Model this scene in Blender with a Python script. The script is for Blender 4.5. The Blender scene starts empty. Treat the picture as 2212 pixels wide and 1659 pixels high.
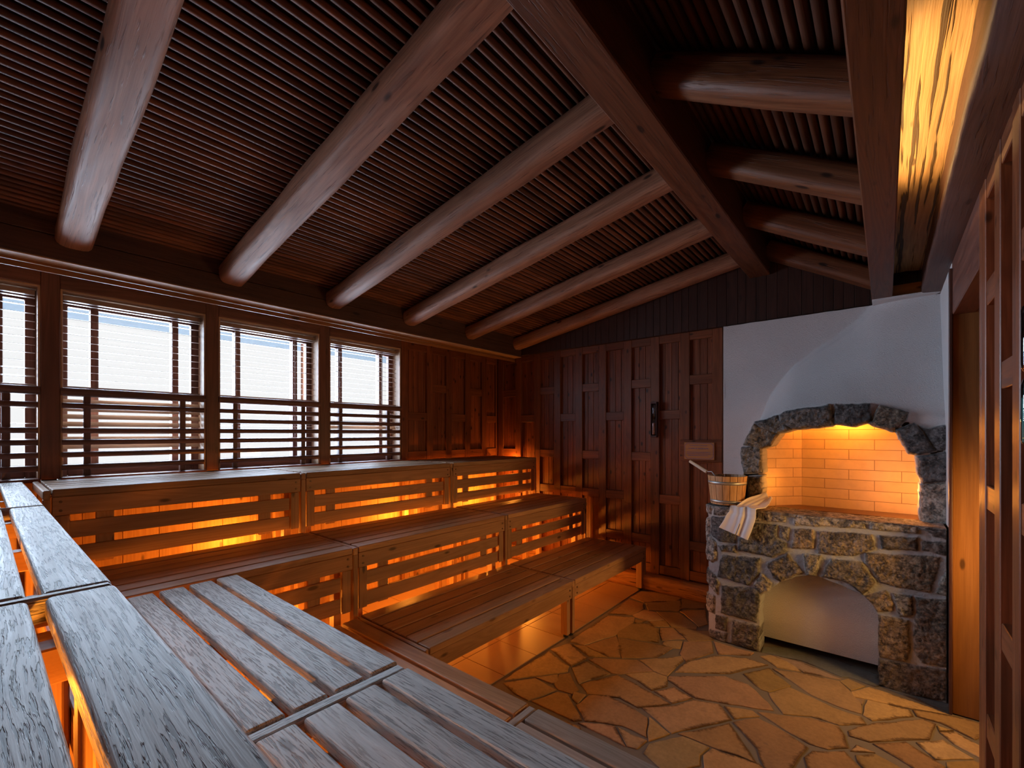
import bpy, bmesh, math, random
import numpy as np
from mathutils import Vector, noise as mnoise
random.seed(7)
SC = bpy.context.scene
COL = SC.collection

# ---------------------------------------------------------------- camera (frame 2212 x 1659)
F = 963.5; TH = math.radians(39.957); HOR = 936.8; CX = 1106.0; ZC = 1.65
cT, sT = math.cos(TH), math.sin(TH)
cam = bpy.data.cameras.new('camera'); camo = bpy.data.objects.new('camera', cam); COL.objects.link(camo)
camo.location = (0, 0, ZC); camo.rotation_euler = (math.pi / 2, 0, TH)
cam.sensor_width = 36; cam.sensor_fit = 'HORIZONTAL'; cam.lens = F / 2212 * 36
cam.shift_y = (HOR - 829.5) / 2212; cam.clip_start = 0.01
SC.camera = camo

def ray(px, py):
    a = (px - CX) / F
    return (a * cT - sT, a * sT + cT, -(py - HOR) / F)
def onY(px, py, Y):
    d = ray(px, py); t = Y / d[1]; return (d[0] * t, ZC + d[2] * t)      # -> X, Z
def onZ(px, py, Z):
    d = ray(px, py); t = (Z - ZC) / d[2]; return (d[0] * t, d[1] * t)    # -> X, Y

# ---------------------------------------------------------------- object helpers
def setp(o, label=None, cat=None, group=None, kind=None):
    if label: o['label'] = label
    if cat: o['category'] = cat
    if group: o['group'] = group
    if kind: o['kind'] = kind
    return o
def thing(name, loc, label, cat, group=None):
    o = bpy.data.objects.new(name, None); COL.objects.link(o); o.location = loc
    o.empty_display_size = 0.1
    return setp(o, label, cat, group)

class MB:
    """collects shapes; every vertex carries grain coordinates (along, across, across) and a tint"""
    def __init__(s): s.v = []; s.f = []; s.g = []; s.t = []; s.sm = []
    def add(s, vs, fs, gs, tint=None, smooth=False):
        n = len(s.v); tint = random.random() if tint is None else tint
        s.v += [tuple(p) for p in vs]; s.f += [tuple(i + n for i in f) for f in fs]
        s.g += [tuple(p) for p in gs]; s.t += [tint] * len(vs); s.sm += [smooth] * len(fs)
    def box(s, lo, hi, r=0.003, axis=None, tint=None, M=None, taper=None):
        c = [(a + b) / 2 for a, b in zip(lo, hi)]; h = [abs(b - a) / 2 for a, b in zip(lo, hi)]
        r = min(r, min(h) * 0.45)
        if axis is None: axis = h.index(max(h))
        oth = [i for i in range(3) if i != axis]
        off = (random.uniform(0, 50), random.uniform(0, 50), random.uniform(0, 50))
        if r <= 0:
            vs = [(sx * h[0], sy * h[1], sz * h[2]) for sx in (-1, 1) for sy in (-1, 1) for sz in (-1, 1)]
            fs = [(0, 1, 3, 2), (4, 6, 7, 5), (0, 4, 5, 1), (2, 3, 7, 6), (0, 2, 6, 4), (1, 5, 7, 3)]
            s.add([(p[0] + c[0], p[1] + c[1], p[2] + c[2]) for p in vs], fs, [(p[axis] + off[0], p[oth[0]] + off[1], p[oth[1]] + off[2]) for p in vs], tint)
            return
        vs = []; idx = {}
        for sx in (-1, 1):
            for sy in (-1, 1):
                for sz in (-1, 1):
                    sg = (sx, sy, sz)
                    for ax in range(3):
                        p = [sg[k] * (h[k] if k == ax else h[k] - r) for k in range(3)]
                        idx[(sg, ax)] = len(vs); vs.append(p)
        fs = []
        for ax in range(3):
            a, b = [k for k in range(3) if k != ax]
            for sgn in (-1, 1):
                q = []
                for (sa, sb) in ((-1, -1), (1, -1), (1, 1), (-1, 1)):
                    sg = [0, 0, 0]; sg[ax] = sgn; sg[a] = sa; sg[b] = sb; q.append(idx[(tuple(sg), ax)])
                fs.append(q)
            for sa in (-1, 1):
                for sb in (-1, 1):
                    sg0 = [0, 0, 0]; sg0[a] = sa; sg0[b] = sb
                    l = list(sg0); l[ax] = -1; u = list(sg0); u[ax] = 1
                    fs.append([idx[(tuple(l), a)], idx[(tuple(u), a)], idx[(tuple(u), b)], idx[(tuple(l), b)]])
        for sx in (-1, 1):
            for sy in (-1, 1):
                for sz in (-1, 1):
                    fs.append([idx[((sx, sy, sz), k)] for k in range(3)])
        out = []
        for f in fs:
            P = [Vector(vs[i]) for i in f]; n = (P[1] - P[0]).cross(P[2] - P[0]); m = sum(P, Vector()) / len(P)
            out.append(f if n.dot(m) > 0 else f[::-1])
        gs = [(p[axis] + off[0], p[oth[0]] + off[1], p[oth[1]] + off[2]) for p in vs]
        ws = [Vector((p[0] + c[0], p[1] + c[1], p[2] + c[2])) for p in vs]
        if M is not None: ws = [M @ w for w in ws]
        s.add(ws, out, gs, tint)
    def cyl(s, p0, p1, r, seg=12, tint=None, smooth=True, sq=None, r1=None, rings=1, lump=0.0, arc=None, caps=True):
        """rod from p0 to p1; sq = superellipse exponent and (width, height) for hewn logs"""
        p0 = Vector(p0); p1 = Vector(p1); ax = (p1 - p0); L = ax.length; ax.normalize()
        up = Vector((0, 0, 1)) if abs(ax.z) < 0.9 else Vector((0, 1, 0))
        sx = ax.cross(up).normalized(); sz = sx.cross(ax).normalized()
        off = (random.uniform(0, 50), random.uniform(0, 50), random.uniform(0, 50))
        r1 = r if r1 is None else r1
        vs = []; gs = []; fs = []
        sd = random.uniform(0, 90)
        for i in range(rings + 1):
            t = i / rings; c = p0.lerp(p1, t); rr = r + (r1 - r) * t
            for k in range(seg):
                a = 2 * math.pi * k / seg
                if sq:
                    e, w, h = sq; ca, sa = math.cos(a), math.sin(a)
                    q = (abs(ca) ** e + abs(sa) ** e) ** (-1 / e)
                    x, z = q * ca * w / 2, q * sa * h / 2
                else: x, z = rr * math.cos(a), rr * math.sin(a)
                if lump:
                    m = 1 + lump * mnoise.noise(Vector((t * L * 2.2 + sd, math.cos(a) * 1.3, math.sin(a) * 1.3)))
                    x *= m; z *= m
                vs.append(c + sx * x + sz * z); gs.append((t * L + off[0], x + off[1], z + off[2]))
        for i in range(rings):
            for k in range(seg):
                a, b = i * seg + k, i * seg + (k + 1) % seg
                fs.append((a, b, b + seg, a + seg))
        s.add(vs, fs, gs, tint, smooth)
        if caps:
            n = rings * seg
            s.add([vs[k] for k in range(seg)], [tuple(range(seg))[::-1]], [gs[k] for k in range(seg)], tint)
            s.add([vs[n + k] for k in range(seg)], [tuple(range(seg))], [gs[n + k] for k in range(seg)], tint)
    def lathe(s, c, prof, seg=24, tint=0.5, axis=None):
        vs = []; gs = []; fs = []
        for (r, z) in prof:
            for k in range(seg):
                a = 2 * math.pi * k / seg
                vs.append((c[0] + r * math.cos(a), c[1] + r * math.sin(a), c[2] + z)); gs.append((z, a * r, r))
        for i in range(len(prof) - 1):
            for k in range(seg):
                a, b = i * seg + k, i * seg + (k + 1) % seg
                fs.append((a, b, b + seg, a + seg))
        s.add(vs, fs, gs, tint, True)
    def quad(s, ps, axis_u=(1, 0, 0), axis_v=(0, 0, 1), tint=0.5):
        U = Vector(axis_u); V = Vector(axis_v)
        s.add(ps, [tuple(range(len(ps)))], [(Vector(p).dot(U), Vector(p).dot(V), 0) for p in ps], tint)
    def build(s, name, mat, parent=None, bevel=0):
        org = Vector(parent_world(parent)) if parent else Vector((0, 0, 0))
        me = bpy.data.meshes.new(name)
        me.from_pydata([tuple(Vector(p) - org) for p in s.v], [], s.f)
        a = me.attributes.new('gc', 'FLOAT_VECTOR', 'POINT'); a.data.foreach_set('vector', np.array(s.g, 'f').ravel())
        a = me.attributes.new('tint', 'FLOAT', 'POINT'); a.data.foreach_set('value', np.array(s.t, 'f'))
        me.polygons.foreach_set('use_smooth', s.sm)
        me.materials.append(mat); me.update()
        o = bpy.data.objects.new(name, me); COL.objects.link(o)
        if parent: o.parent = parent
        return o
def parent_world(p):
    v = Vector((0, 0, 0))
    while p is not None: v = v + p.location; p = p.parent
    return v

# ---------------------------------------------------------------- materials
def nt(name):
    m = bpy.data.materials.new(name); m.use_nodes = True; t = m.node_tree; t.nodes.clear()
    out = t.nodes.new('ShaderNodeOutputMaterial'); b = t.nodes.new('ShaderNodeBsdfPrincipled')
    t.links.new(b.outputs[0], out.inputs[0]); return m, t, b, out
def N(t, typ, **k):
    n = t.nodes.new(typ)
    for a, v in k.items(): setattr(n, a, v)
    return n
def math_(t, op, a, b=None, c=None, clamp=False):
    n = N(t, 'ShaderNodeMath', operation=op, use_clamp=clamp)
    for i, x in enumerate((a, b, c)):
        if x is None: continue
        if isinstance(x, (int, float)): n.inputs[i].default_value = x
        else: t.links.new(x, n.inputs[i])
    return n.outputs[0]
def scaled(t, vec, s):
    n = N(t, 'ShaderNodeVectorMath', operation='MULTIPLY'); t.links.new(vec, n.inputs[0]); n.inputs[1].default_value = s
    return n.outputs[0]
def noise_(t, vec, detail=4, rough=.55, scale=1.0, dist=0.0):
    n = N(t, 'ShaderNodeTexNoise'); n.inputs['Scale'].default_value = scale; n.inputs['Detail'].default_value = detail
    n.inputs['Roughness'].default_value = rough; n.inputs['Distortion'].default_value = dist
    t.links.new(vec, n.inputs['Vector']); return n.outputs['Fac']
def mixc(t, fac, a, b, mode='MIX'):
    n = N(t, 'ShaderNodeMix', data_type='RGBA', blend_type=mode)
    for s_, x in ((0, fac), (6, a), (7, b)):
        if isinstance(x, (int, float)): n.inputs[s_].default_value = x
        elif isinstance(x, tuple): n.inputs[s_].default_value = (*x, 1)
        else: t.links.new(x, n.inputs[s_])
    return n.outputs[2]
def ramp(t, x, lo, hi, a=0.0, b=1.0):
    n = N(t, 'ShaderNodeMapRange', interpolation_type='SMOOTHSTEP'); t.links.new(x, n.inputs[0])
    for i, v in enumerate((lo, hi, a, b)): n.inputs[i + 1].default_value = v
    return n.outputs[0]
def bump(t, bsdf, h, strength, dist):
    n = N(t, 'ShaderNodeBump'); n.inputs['Strength'].default_value = strength; n.inputs['Distance'].default_value = dist
    t.links.new(h, n.inputs['Height']); t.links.new(n.outputs[0], bsdf.inputs['Normal'])

def wood(name, dark, light, rough=.5, grain=(1.3, 30), ring=16, knots=.5, crack=0.0, bmp=.3, tintamt=.3, spec=.4, knotcol=None, wear=None, warp=.02, cracks=(5.0, 90), cover=(.3, .55), cth=(.42, .33), rga=.15, ks=(3.2, 9, 9), kd=(.15, .07)):
    m, t, b, _ = nt(name)
    at = N(t, 'ShaderNodeAttribute', attribute_name='gc'); gc = at.outputs['Vector']
    ti = N(t, 'ShaderNodeAttribute', attribute_name='tint').outputs['Fac']
    wn = N(t, 'ShaderNodeTexNoise'); wn.inputs['Scale'].default_value = 1; wn.inputs['Detail'].default_value = 2
    t.links.new(scaled(t, gc, (1.6, 6, 6)), wn.inputs['Vector'])
    wv = N(t, 'ShaderNodeVectorMath', operation='SUBTRACT'); t.links.new(wn.outputs['Color'], wv.inputs[0]); wv.inputs[1].default_value = (.5, .5, .5)
    wa = N(t, 'ShaderNodeVectorMath', operation='ADD'); t.links.new(gc, wa.inputs[0]); t.links.new(scaled(t, wv.outputs[0], (0, warp, warp)), wa.inputs[1])
    gc0 = gc; gc = wa.outputs[0]
    n1 = noise_(t, scaled(t, gc, (grain[0], grain[1], grain[1])), 6, .62)
    n2 = noise_(t, scaled(t, gc, (.55, 7, 7)), 2, .5, dist=.4)
    rg = math_(t, 'SINE', math_(t, 'MULTIPLY', n2, ring * 6.28)); rg = math_(t, 'MULTIPLY_ADD', rg, .5, .5)
    fine = noise_(t, scaled(t, gc, (3, 190, 190)), 2, .5)
    fac = math_(t, 'ADD', math_(t, 'MULTIPLY', n1, .75), math_(t, 'MULTIPLY', rg, rga))
    fac = math_(t, 'ADD', fac, math_(t, 'MULTIPLY', fine, .25))
    fac = ramp(t, fac, .18, 1.0)
    c = mixc(t, fac, dark, light)
    if wear:
        w = ramp(t, noise_(t, scaled(t, gc, (1.1, 5, 5)), 4, .6), .42, .68)
        c = mixc(t, math_(t, 'MULTIPLY', w, wear[1]), c, wear[0])
    tv = math_(t, 'MULTIPLY_ADD', ti, 2 * tintamt, 1 - tintamt)
    cmb = N(t, 'ShaderNodeCombineColor')
    for i in range(3): t.links.new(tv, cmb.inputs[i])
    c = mixc(t, 1.0, c, cmb.outputs[0], 'MULTIPLY')
    h = math_(t, 'ADD', math_(t, 'MULTIPLY', n1, .6), math_(t, 'MULTIPLY', fine, .4))
    if knots > 0:
        vo = N(t, 'ShaderNodeTexVoronoi', feature='F1'); vo.inputs['Scale'].default_value = 1
        t.links.new(scaled(t, gc0, ks), vo.inputs['Vector'])
        k = ramp(t, vo.outputs['Distance'], kd[0], kd[1])
        c = mixc(t, math_(t, 'MULTIPLY', k, knots), c, knotcol or tuple(x * .18 for x in dark))
    if crack > 0:
        cr = noise_(t, scaled(t, gc, (cracks[0], cracks[1], cracks[1])), 3, .6)
        cr = ramp(t, cr, cth[0], cth[1])
        cm = ramp(t, noise_(t, scaled(t, gc, (2.0, 9, 9)), 2), cover[0], cover[1])
        cr = math_(t, 'MULTIPLY', cr, cm)
        c = mixc(t, math_(t, 'MULTIPLY', cr, crack), c, tuple(x * .25 for x in dark))
        h = math_(t, 'SUBTRACT', h, math_(t, 'MULTIPLY', cr, 1.6))
    t.links.new(c, b.inputs['Base Color'])
    rr = math_(t, 'MULTIPLY_ADD', n1, .25, rough - .12); t.links.new(rr, b.inputs['Roughness'])
    b.inputs['Specular IOR Level'].default_value = spec
    bump(t, b, h, bmp, .004)
    return m
def plain(name, col, rough=.5, metal=0, spec=.5, bm=None):
    m, t, b, _ = nt(name)
    b.inputs['Base Color'].default_value = (*col, 1); b.inputs['Roughness'].default_value = rough
    b.inputs['Metallic'].default_value = metal; b.inputs['Specular IOR Level'].default_value = spec
    if bm:
        g = N(t, 'ShaderNodeNewGeometry')
        h = noise_(t, g.outputs['Position'], 3, .6, bm[0]); bump(t, b, h, bm[1], bm[2])
        v = noise_(t, g.outputs['Position'], 3, .6, 2.5)
        c = mixc(t, math_(t, 'MULTIPLY', ramp(t, v, .35, .7), .18), col, tuple(x * .8 for x in col)); t.links.new(c, b.inputs['Base Color'])
    return m
MW = {}
MW['wall'] = wood('dark_red_pine', (.085, .022, .009), (.30, .092, .034), rough=.42, knots=.9, tintamt=.22, ks=(6, 11, 11), kd=(.2, .07), rga=.10)
MW['batten'] = wood('red_pine_batten', (.09, .026, .0105), (.29, .095, .036), rough=.40, knots=.8, tintamt=.16, ks=(5, 10, 10), kd=(.17, .06), rga=.10)
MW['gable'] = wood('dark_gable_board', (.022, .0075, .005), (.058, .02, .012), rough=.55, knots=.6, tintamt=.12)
MW['beam'] = wood('dark_beam', (.055, .026, .021), (.13, .063, .047), rough=.5, knots=.7, crack=.3, tintamt=.1)
MW['ridge'] = wood('ridge_beam_wood', (.058, .017, .0065), (.165, .056, .021), rough=.5, knots=.85, crack=.3, tintamt=.1)
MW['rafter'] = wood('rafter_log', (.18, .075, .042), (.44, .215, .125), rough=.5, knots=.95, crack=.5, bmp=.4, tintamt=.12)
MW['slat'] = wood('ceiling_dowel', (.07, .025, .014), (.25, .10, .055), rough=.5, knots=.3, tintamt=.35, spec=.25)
MW['rafter_shaded'] = wood('shaded_short_rafter_wood', (.08, .024, .009), (.20, .07, .025), rough=.5, knots=.95, crack=.3, bmp=.4, tintamt=.1)  # redder wood, darkened further to paint in the dim right slope
MW['slat_shaded'] = wood('shaded_right_dowel', (.03, .009, .004), (.095, .03, .0125), rough=.55, knots=.3, tintamt=.3, spec=.2)  # copy of the dowel wood, darkened so this slope looks less lit
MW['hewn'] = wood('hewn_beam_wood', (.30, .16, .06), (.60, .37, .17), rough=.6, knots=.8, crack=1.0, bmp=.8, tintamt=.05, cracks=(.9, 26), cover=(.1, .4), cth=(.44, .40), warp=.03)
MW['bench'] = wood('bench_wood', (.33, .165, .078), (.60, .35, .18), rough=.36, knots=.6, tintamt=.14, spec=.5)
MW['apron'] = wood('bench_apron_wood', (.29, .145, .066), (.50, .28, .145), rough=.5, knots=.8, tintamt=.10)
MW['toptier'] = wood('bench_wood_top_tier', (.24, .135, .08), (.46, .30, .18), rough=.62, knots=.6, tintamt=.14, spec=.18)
MW['weath'] = wood('weathered_bench_wood', (.38, .36, .31), (.80, .765, .70), rough=.50, grain=(3.0, 60), ring=7, knots=.5, crack=.8, bmp=.8, tintamt=.07, spec=.35, warp=.04, cracks=(12, 230), cover=(.15, .45), cth=(.48, .41))
MW['weath_lit'] = wood('lit_weathered_wood', (.40, .425, .405), (.75, .785, .755), rough=.52, grain=(3.0, 60), ring=7, knots=.6, crack=.6, bmp=.6, tintamt=.06, spec=.35, warp=.035, cracks=(12, 230), cover=(.2, .5), cth=(.47, .40))  # weathered wood copy, lightened and cooled to offset its dim, warm lighting
MW['greybrown'] = wood('grey_brown_bench_wood', (.26, .20, .15), (.52, .43, .35), rough=.45, knots=.5, tintamt=.1, spec=.4)
MW['clad'] = wood('pale_cladding', (.42, .22, .09), (.66, .40, .19), rough=.5, knots=.8, tintamt=.1)
MW['door'] = wood('door_jamb_pine', (.20, .078, .022), (.38, .165, .05), rough=.45, grain=(1.2, 22), ring=6, knots=.8, tintamt=.08)
MW['window'] = wood('window_frame_wood', (.085, .034, .025), (.21, .088, .06), rough=.45, knots=.4, tintamt=.15)
MW['reveal'] = wood('window_reveal_wood', (.30, .18, .11), (.55, .37, .24), rough=.5, knots=.6, tintamt=.1)
MW['rail'] = wood('guard_rail_wood', (.075, .036, .032), (.19, .095, .08), rough=.45, knots=.2, tintamt=.15)
MW['stave'] = wood('bucket_stave', (.30, .15, .06), (.62, .38, .19), rough=.5, grain=(3, 60), knots=0, tintamt=.15)
MW['skirting'] = wood('rough_skirting_log', (.20, .08, .028), (.50, .23, .085), rough=.6, crack=.9, bmp=.9, knots=.6)
MW['sign'] = wood('sign_wood', (.34, .16, .06), (.50, .25, .10), rough=.45, knots=0, tintamt=.05)
MW['darkwood'] = wood('timer_case_wood', (.045, .016, .012), (.10, .04, .03), rough=.4, knots=0, tintamt=.05)
MW['handle'] = wood('pale_handle_wood', (.55, .48, .38), (.75, .68, .56), rough=.5, knots=0, tintamt=.02)
PLASTER = plain('white_plaster', (.69, .69, .70), .85, spec=.2, bm=(150, .9, .008))
METAL = plain('brushed_steel', (.55, .56, .56), .35, 1.0)
HOOP = plain('galvanised_hoop', (.45, .46, .44), .45, .8)
BLACK = plain('black_rubber', (.012, .012, .012), .6)
SCREW = plain('screw_head', (.16, .09, .05), .45, .3)
BLIND = plain('blind_slat_enamel', (.30, .20, .15), .4, .0)
BLINDW = plain('tan_blind_slat', (.42, .27, .17), .5)
INK = plain('lilac_ink', (.12, .09, .26), .6)
def awning():
    m, t, b, out = nt('awning_fabric'); d = N(t, 'ShaderNodeBsdfDiffuse'); tr = N(t, 'ShaderNodeBsdfTranslucent'); mx = N(t, 'ShaderNodeMixShader')
    d.inputs[0].default_value = (.72, .84, .98, 1); tr.inputs[0].default_value = (.78, .90, 1, 1); mx.inputs[0].default_value = .85
    t.links.new(d.outputs[0], mx.inputs[1]); t.links.new(tr.outputs[0], mx.inputs[2]); t.links.new(mx.outputs[0], out.inputs[0]); return m
EAVE = awning()
SNOW = plain('snowy_ground', (.8, .84, .9), .9)
LID = plain('hearth_sheet', (.16, .075, .04), .35, .4)
SAND = plain('green_sand', (.03, .13, .12), .8)
SANDR = plain('pink_sand', (.55, .30, .25), .8)
def glassmat(name, tr, col=(1, 1, 1)):
    m, t, b, out = nt(name)
    tb = N(t, 'ShaderNodeBsdfTransparent'); tb.inputs[0].default_value = (*col, 1)
    gl = N(t, 'ShaderNodeBsdfGlossy'); gl.inputs['Roughness'].default_value = .03
    fr = N(t, 'ShaderNodeFresnel'); fr.inputs[0].default_value = 1.45
    mx = N(t, 'ShaderNodeMixShader'); t.links.new(math_(t, 'MULTIPLY', fr.outputs[0], tr), mx.inputs[0])
    t.links.new(tb.outputs[0], mx.inputs[1]); t.links.new(gl.outputs[0], mx.inputs[2]); t.links.new(mx.outputs[0], out.inputs[0])
    return m
GLASS = glassmat('window_glass', .8)
TIMERGLASS = glassmat('timer_glass', 2.2, (.92, .95, .95))
def cloth():
    m, t, b, _ = nt('white_terry'); b.inputs['Base Color'].default_value = (.82, .80, .80, 1); b.inputs['Roughness'].default_value = .95
    b.inputs['Specular IOR Level'].default_value = .1
    g = N(t, 'ShaderNodeNewGeometry'); h = noise_(t, g.outputs['Position'], 2, .6, 420); bump(t, b, h, .5, .003); return m
TOWEL = cloth()
def stone():
    m, t, b, _ = nt('fieldstone')
    c0 = N(t, 'ShaderNodeAttribute', attribute_name='col').outputs['Color']
    mo = N(t, 'ShaderNodeAttribute', attribute_name='tint').outputs['Fac']     # 1 on stone, 0 on mortar
    g = N(t, 'ShaderNodeNewGeometry').outputs['Position']
    n1 = noise_(t, g, 8, .68, 26, .6); n2 = noise_(t, g, 6, .7, 85); n3 = noise_(t, g, 4, .6, 9, 1.0)
    k = math_(t, 'ADD', math_(t, 'MULTIPLY', n1, .65), math_(t, 'MULTIPLY', n2, .35)); k = ramp(t, k, .37, .64, .14, 1.8)
    cmb = N(t, 'ShaderNodeCombineColor')
    for i in range(3): t.links.new(k, cmb.inputs[i])
    st = mixc(t, 1.0, c0, cmb.outputs[0], 'MULTIPLY')
    n4 = noise_(t, g, 5, .65, 13, .8)
    st = mixc(t, math_(t, 'MULTIPLY', ramp(t, n4, .5, .62), .6), st, (.045, .044, .045))
    st = mixc(t, math_(t, 'MULTIPLY', ramp(t, n3, .55, .75), .35), st, (.19, .115, .06))
    c = mixc(t, mo, c0, st)
    t.links.new(c, b.inputs['Base Color']); b.inputs['Roughness'].default_value = .72; b.inputs['Specular IOR Level'].default_value = .35
    h = math_(t, 'ADD', n1, math_(t, 'MULTIPLY', n2, .5)); bump(t, b, h, .95, .014)
    return m
STONE = stone()
def brick():
    m, t, b, _ = nt('firebrick')
    at = N(t, 'ShaderNodeAttribute', attribute_name='gc').outputs['Vector']
    br = N(t, 'ShaderNodeTexBrick'); t.links.new(at, br.inputs['Vector'])
    br.offset = .5; br.inputs['Color1'].default_value = (.80, .62, .42, 1); br.inputs['Color2'].default_value = (.72, .55, .36, 1)
    br.inputs['Mortar'].default_value = (.30, .2, .13, 1); br.inputs['Scale'].default_value = 1
    br.inputs['Mortar Size'].default_value = .0022; br.inputs['Mortar Smooth'].default_value = .3; br.inputs['Bias'].default_value = 0
    br.inputs['Brick Width'].default_value = .317; br.inputs['Row Height'].default_value = .0797
    v = noise_(t, at, 4, .6, 14); c = mixc(t, math_(t, 'MULTIPLY', ramp(t, v, .4, .75), .25), br.outputs['Color'], (.5, .36, .24))
    t.links.new(c, b.inputs['Base Color']); b.inputs['Roughness'].default_value = .8
    h = math_(t, 'SUBTRACT', math_(t, 'MULTIPLY', noise_(t, at, 3, .6, 60), .3), br.outputs['Fac']); bump(t, b, h, .6, .004)
    return m
BRICK = brick()
def flag():
    m, t, b, _ = nt('flagstone')
    c0 = N(t, 'ShaderNodeAttribute', attribute_name='col').outputs['Color']
    e = N(t, 'ShaderNodeAttribute', attribute_name='tint').outputs['Fac']
    g = N(t, 'ShaderNodeNewGeometry').outputs['Position']
    n1 = noise_(t, g, 6, .65, 7, .5); n2 = noise_(t, g, 5, .7, 45); n3 = noise_(t, g, 4, .6, 2.3, .6)
    k = ramp(t, math_(t, 'ADD', math_(t, 'MULTIPLY', n1, .5), math_(t, 'MULTIPLY', n2, .5)), .3, .7, .78, 1.2)
    cmb = N(t, 'ShaderNodeCombineColor')
    for i in range(3): t.links.new(k, cmb.inputs[i])
    c = mixc(t, 1.0, c0, cmb.outputs[0], 'MULTIPLY')
    st = ramp(t, math_(t, 'ADD', e, math_(t, 'MULTIPLY_ADD', n2, 1.1, -.55)), .55, .05)
    st = math_(t, 'MULTIPLY', st, ramp(t, n3, .46, .56))
    c = mixc(t, math_(t, 'MULTIPLY', st, .85), c, (.085, .038, .014))
    bl = math_(t, 'MULTIPLY', ramp(t, n1, .56, .66), ramp(t, n3, .52, .62))
    c = mixc(t, math_(t, 'MULTIPLY', bl, .45), c, (.15, .10, .07))
    t.links.new(c, b.inputs['Base Color']); b.inputs['Roughness'].default_value = .62; b.inputs['Specular IOR Level'].default_value = .3
    bump(t, b, math_(t, 'ADD', n2, n1), .25, .006); return m
FLAG = flag()
GROUT = plain('grout', (.22, .175, .135), .9, bm=(90, .5, .004))
TILE = plain('terracotta_tile', (.42, .26, .15), .45, bm=(14, .12, .004))

def struct(mb, name, mat, parent=None):
    o = mb.build(name, mat, parent)
    if parent is None: o['kind'] = 'structure'
    return o

# ================================================================= SETTING
XW = -4.18      # front of the window posts
YB = 4.66       # front of the battens on the end wall
YG = 4.60       # gable boards
XR = 0.30       # right wall
YN = -0.60      # wall behind the camera
# ---- floor
mb = MB(); mb.quad([(-4.6, YN - .1, -.006), (1.4, YN - .1, -.006), (1.4, 5.0, -.006), (-4.6, 5.0, -.006)], (1, 0, 0), (0, 1, 0))
mb.quad([(-4.6, YN - .1, -.15), (-4.6, 5.0, -.15), (1.4, 5.0, -.15), (1.4, YN - .1, -.15)], (1, 0, 0), (0, 1, 0))
floor = struct(mb, 'floor', GROUT)
mb = MB()
for i in range(6):
    for j in range(15):
        x1 = -1.995 - i * .37; y0 = -.62 + j * .366 - .008
        mb.box((x1 - .366, y0, -.03), (x1, y0 + .362, 0), r=.0015)
o = struct(mb, 'floor_tiles', TILE, floor)
def fl(L, off, sc): return [onZ(off[0] + x / sc, off[1] + y / sc, 0.0) for x, y in L]
O1, S1 = (1000, 1230), 2212 / 660; O2, S2 = (1560, 1370), 2212 / 652
FS1 = [[(1210,200),(1290,160),(1380,160),(1590,210),(1530,230),(1310,235)],[(1590,210),(1760,235),(1760,285),(1570,280)],
[(1050,320),(1200,215),(1305,245),(1310,285),(1225,330)],[(1320,240),(1575,225),(1580,275),(1560,300),(1340,295)],
[(1225,330),(1310,290),(1400,310),(1460,365),(1340,370),(1250,345)],[(770,520),(1050,330),(1245,345),(1235,385),(1105,475),(875,545)],
[(1400,305),(1560,310),(1700,410),(1690,435),(1510,415),(1470,370)],[(1565,300),(1760,290),(1770,395),(1710,415),(1600,320)],
[(1245,360),(1330,370),(1300,385),(1240,385)],[(1340,375),(1470,370),(1495,410),(1380,410)],
[(1115,450),(1200,390),(1340,390),(1420,430),(1420,530),(1120,490)],[(1430,420),(1520,420),(1610,500),(1440,510),(1425,470)],
[(1530,420),(1690,440),(1790,440),(1820,510),(1640,520)],[(885,550),(1110,480),(1140,560),(1135,635),(1060,630)],
[(1120,495),(1430,545),(1520,570),(1400,635),(1145,640)],[(1440,545),(1460,515),(1590,515),(1575,570),(1530,570)],
[(1575,610),(1600,520),(1800,520),(1815,600),(1610,665)],[(1815,520),(1990,570),(2110,600),(2080,620),(1850,610)],
[(790,540),(880,550),(1050,635),(920,630)],[(640,575),(770,530),(905,640),(785,700)],[(290,800),(620,590),(770,700),(760,740)],
[(905,650),(950,640),(1265,655),(1375,735),(1120,755),(1080,750)],[(1280,655),(1410,640),(1590,625),(1595,655),(1480,770),(1380,735)],
[(1535,740),(1610,670),(1820,620),(2060,640),(2210,690),(2070,715),(1940,755)],[(790,710),(895,660),(1070,755),(840,825)],
[(290,820),(520,785),(690,870),(480,945),(380,895)],[(520,780),(690,755),(690,820),(640,820)],[(700,755),(775,750),(835,870),(790,900),(700,870),(660,825)],
[(850,830),(1120,760),(1350,880),(1510,975),(1260,1000),(1130,925),(900,900)],[(1180,755),(1380,740),(1480,775),(1480,845),(1370,875)],
[(1490,770),(1900,770),(2070,830),(2210,960),(2240,1020),(1880,965),(1680,930),(1480,800)],[(1385,880),(1530,850),(1665,930),(1515,970)],
[(500,950),(690,885),(760,900),(860,1090),(800,1095)],[(820,980),(910,910),(1050,910),(1190,980),(1330,1070),(1330,1215),(1150,1125),(880,1095)],
[(1290,1000),(1520,985),(1670,940),(1860,975),(1945,1085),(1510,1185),(1350,1040)],[(1345,1060),(1500,1185),(1340,1240),(1340,1180)],
[(1890,985),(2100,1020),(2150,1060),(1960,1080)],[(830,1105),(1100,1125),(1180,1280)],[(1115,1130),(1230,1195),(1330,1235),(1260,1300),(1190,1280)],
[(1300,1330),(1340,1260),(1500,1215),(1600,1210),(1780,1280),(1720,1340),(1720,1420),(1480,1470)],[(1560,1190),(1930,1110),(2130,1400),(1800,1280)],
[(1740,1340),(1800,1290),(2160,1410),(2260,1520),(1760,1520)],[(800,880),(890,905),(830,965),(790,930)],
[(20,640),(20,600),(90,590),(60,640)]][:-1]
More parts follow.
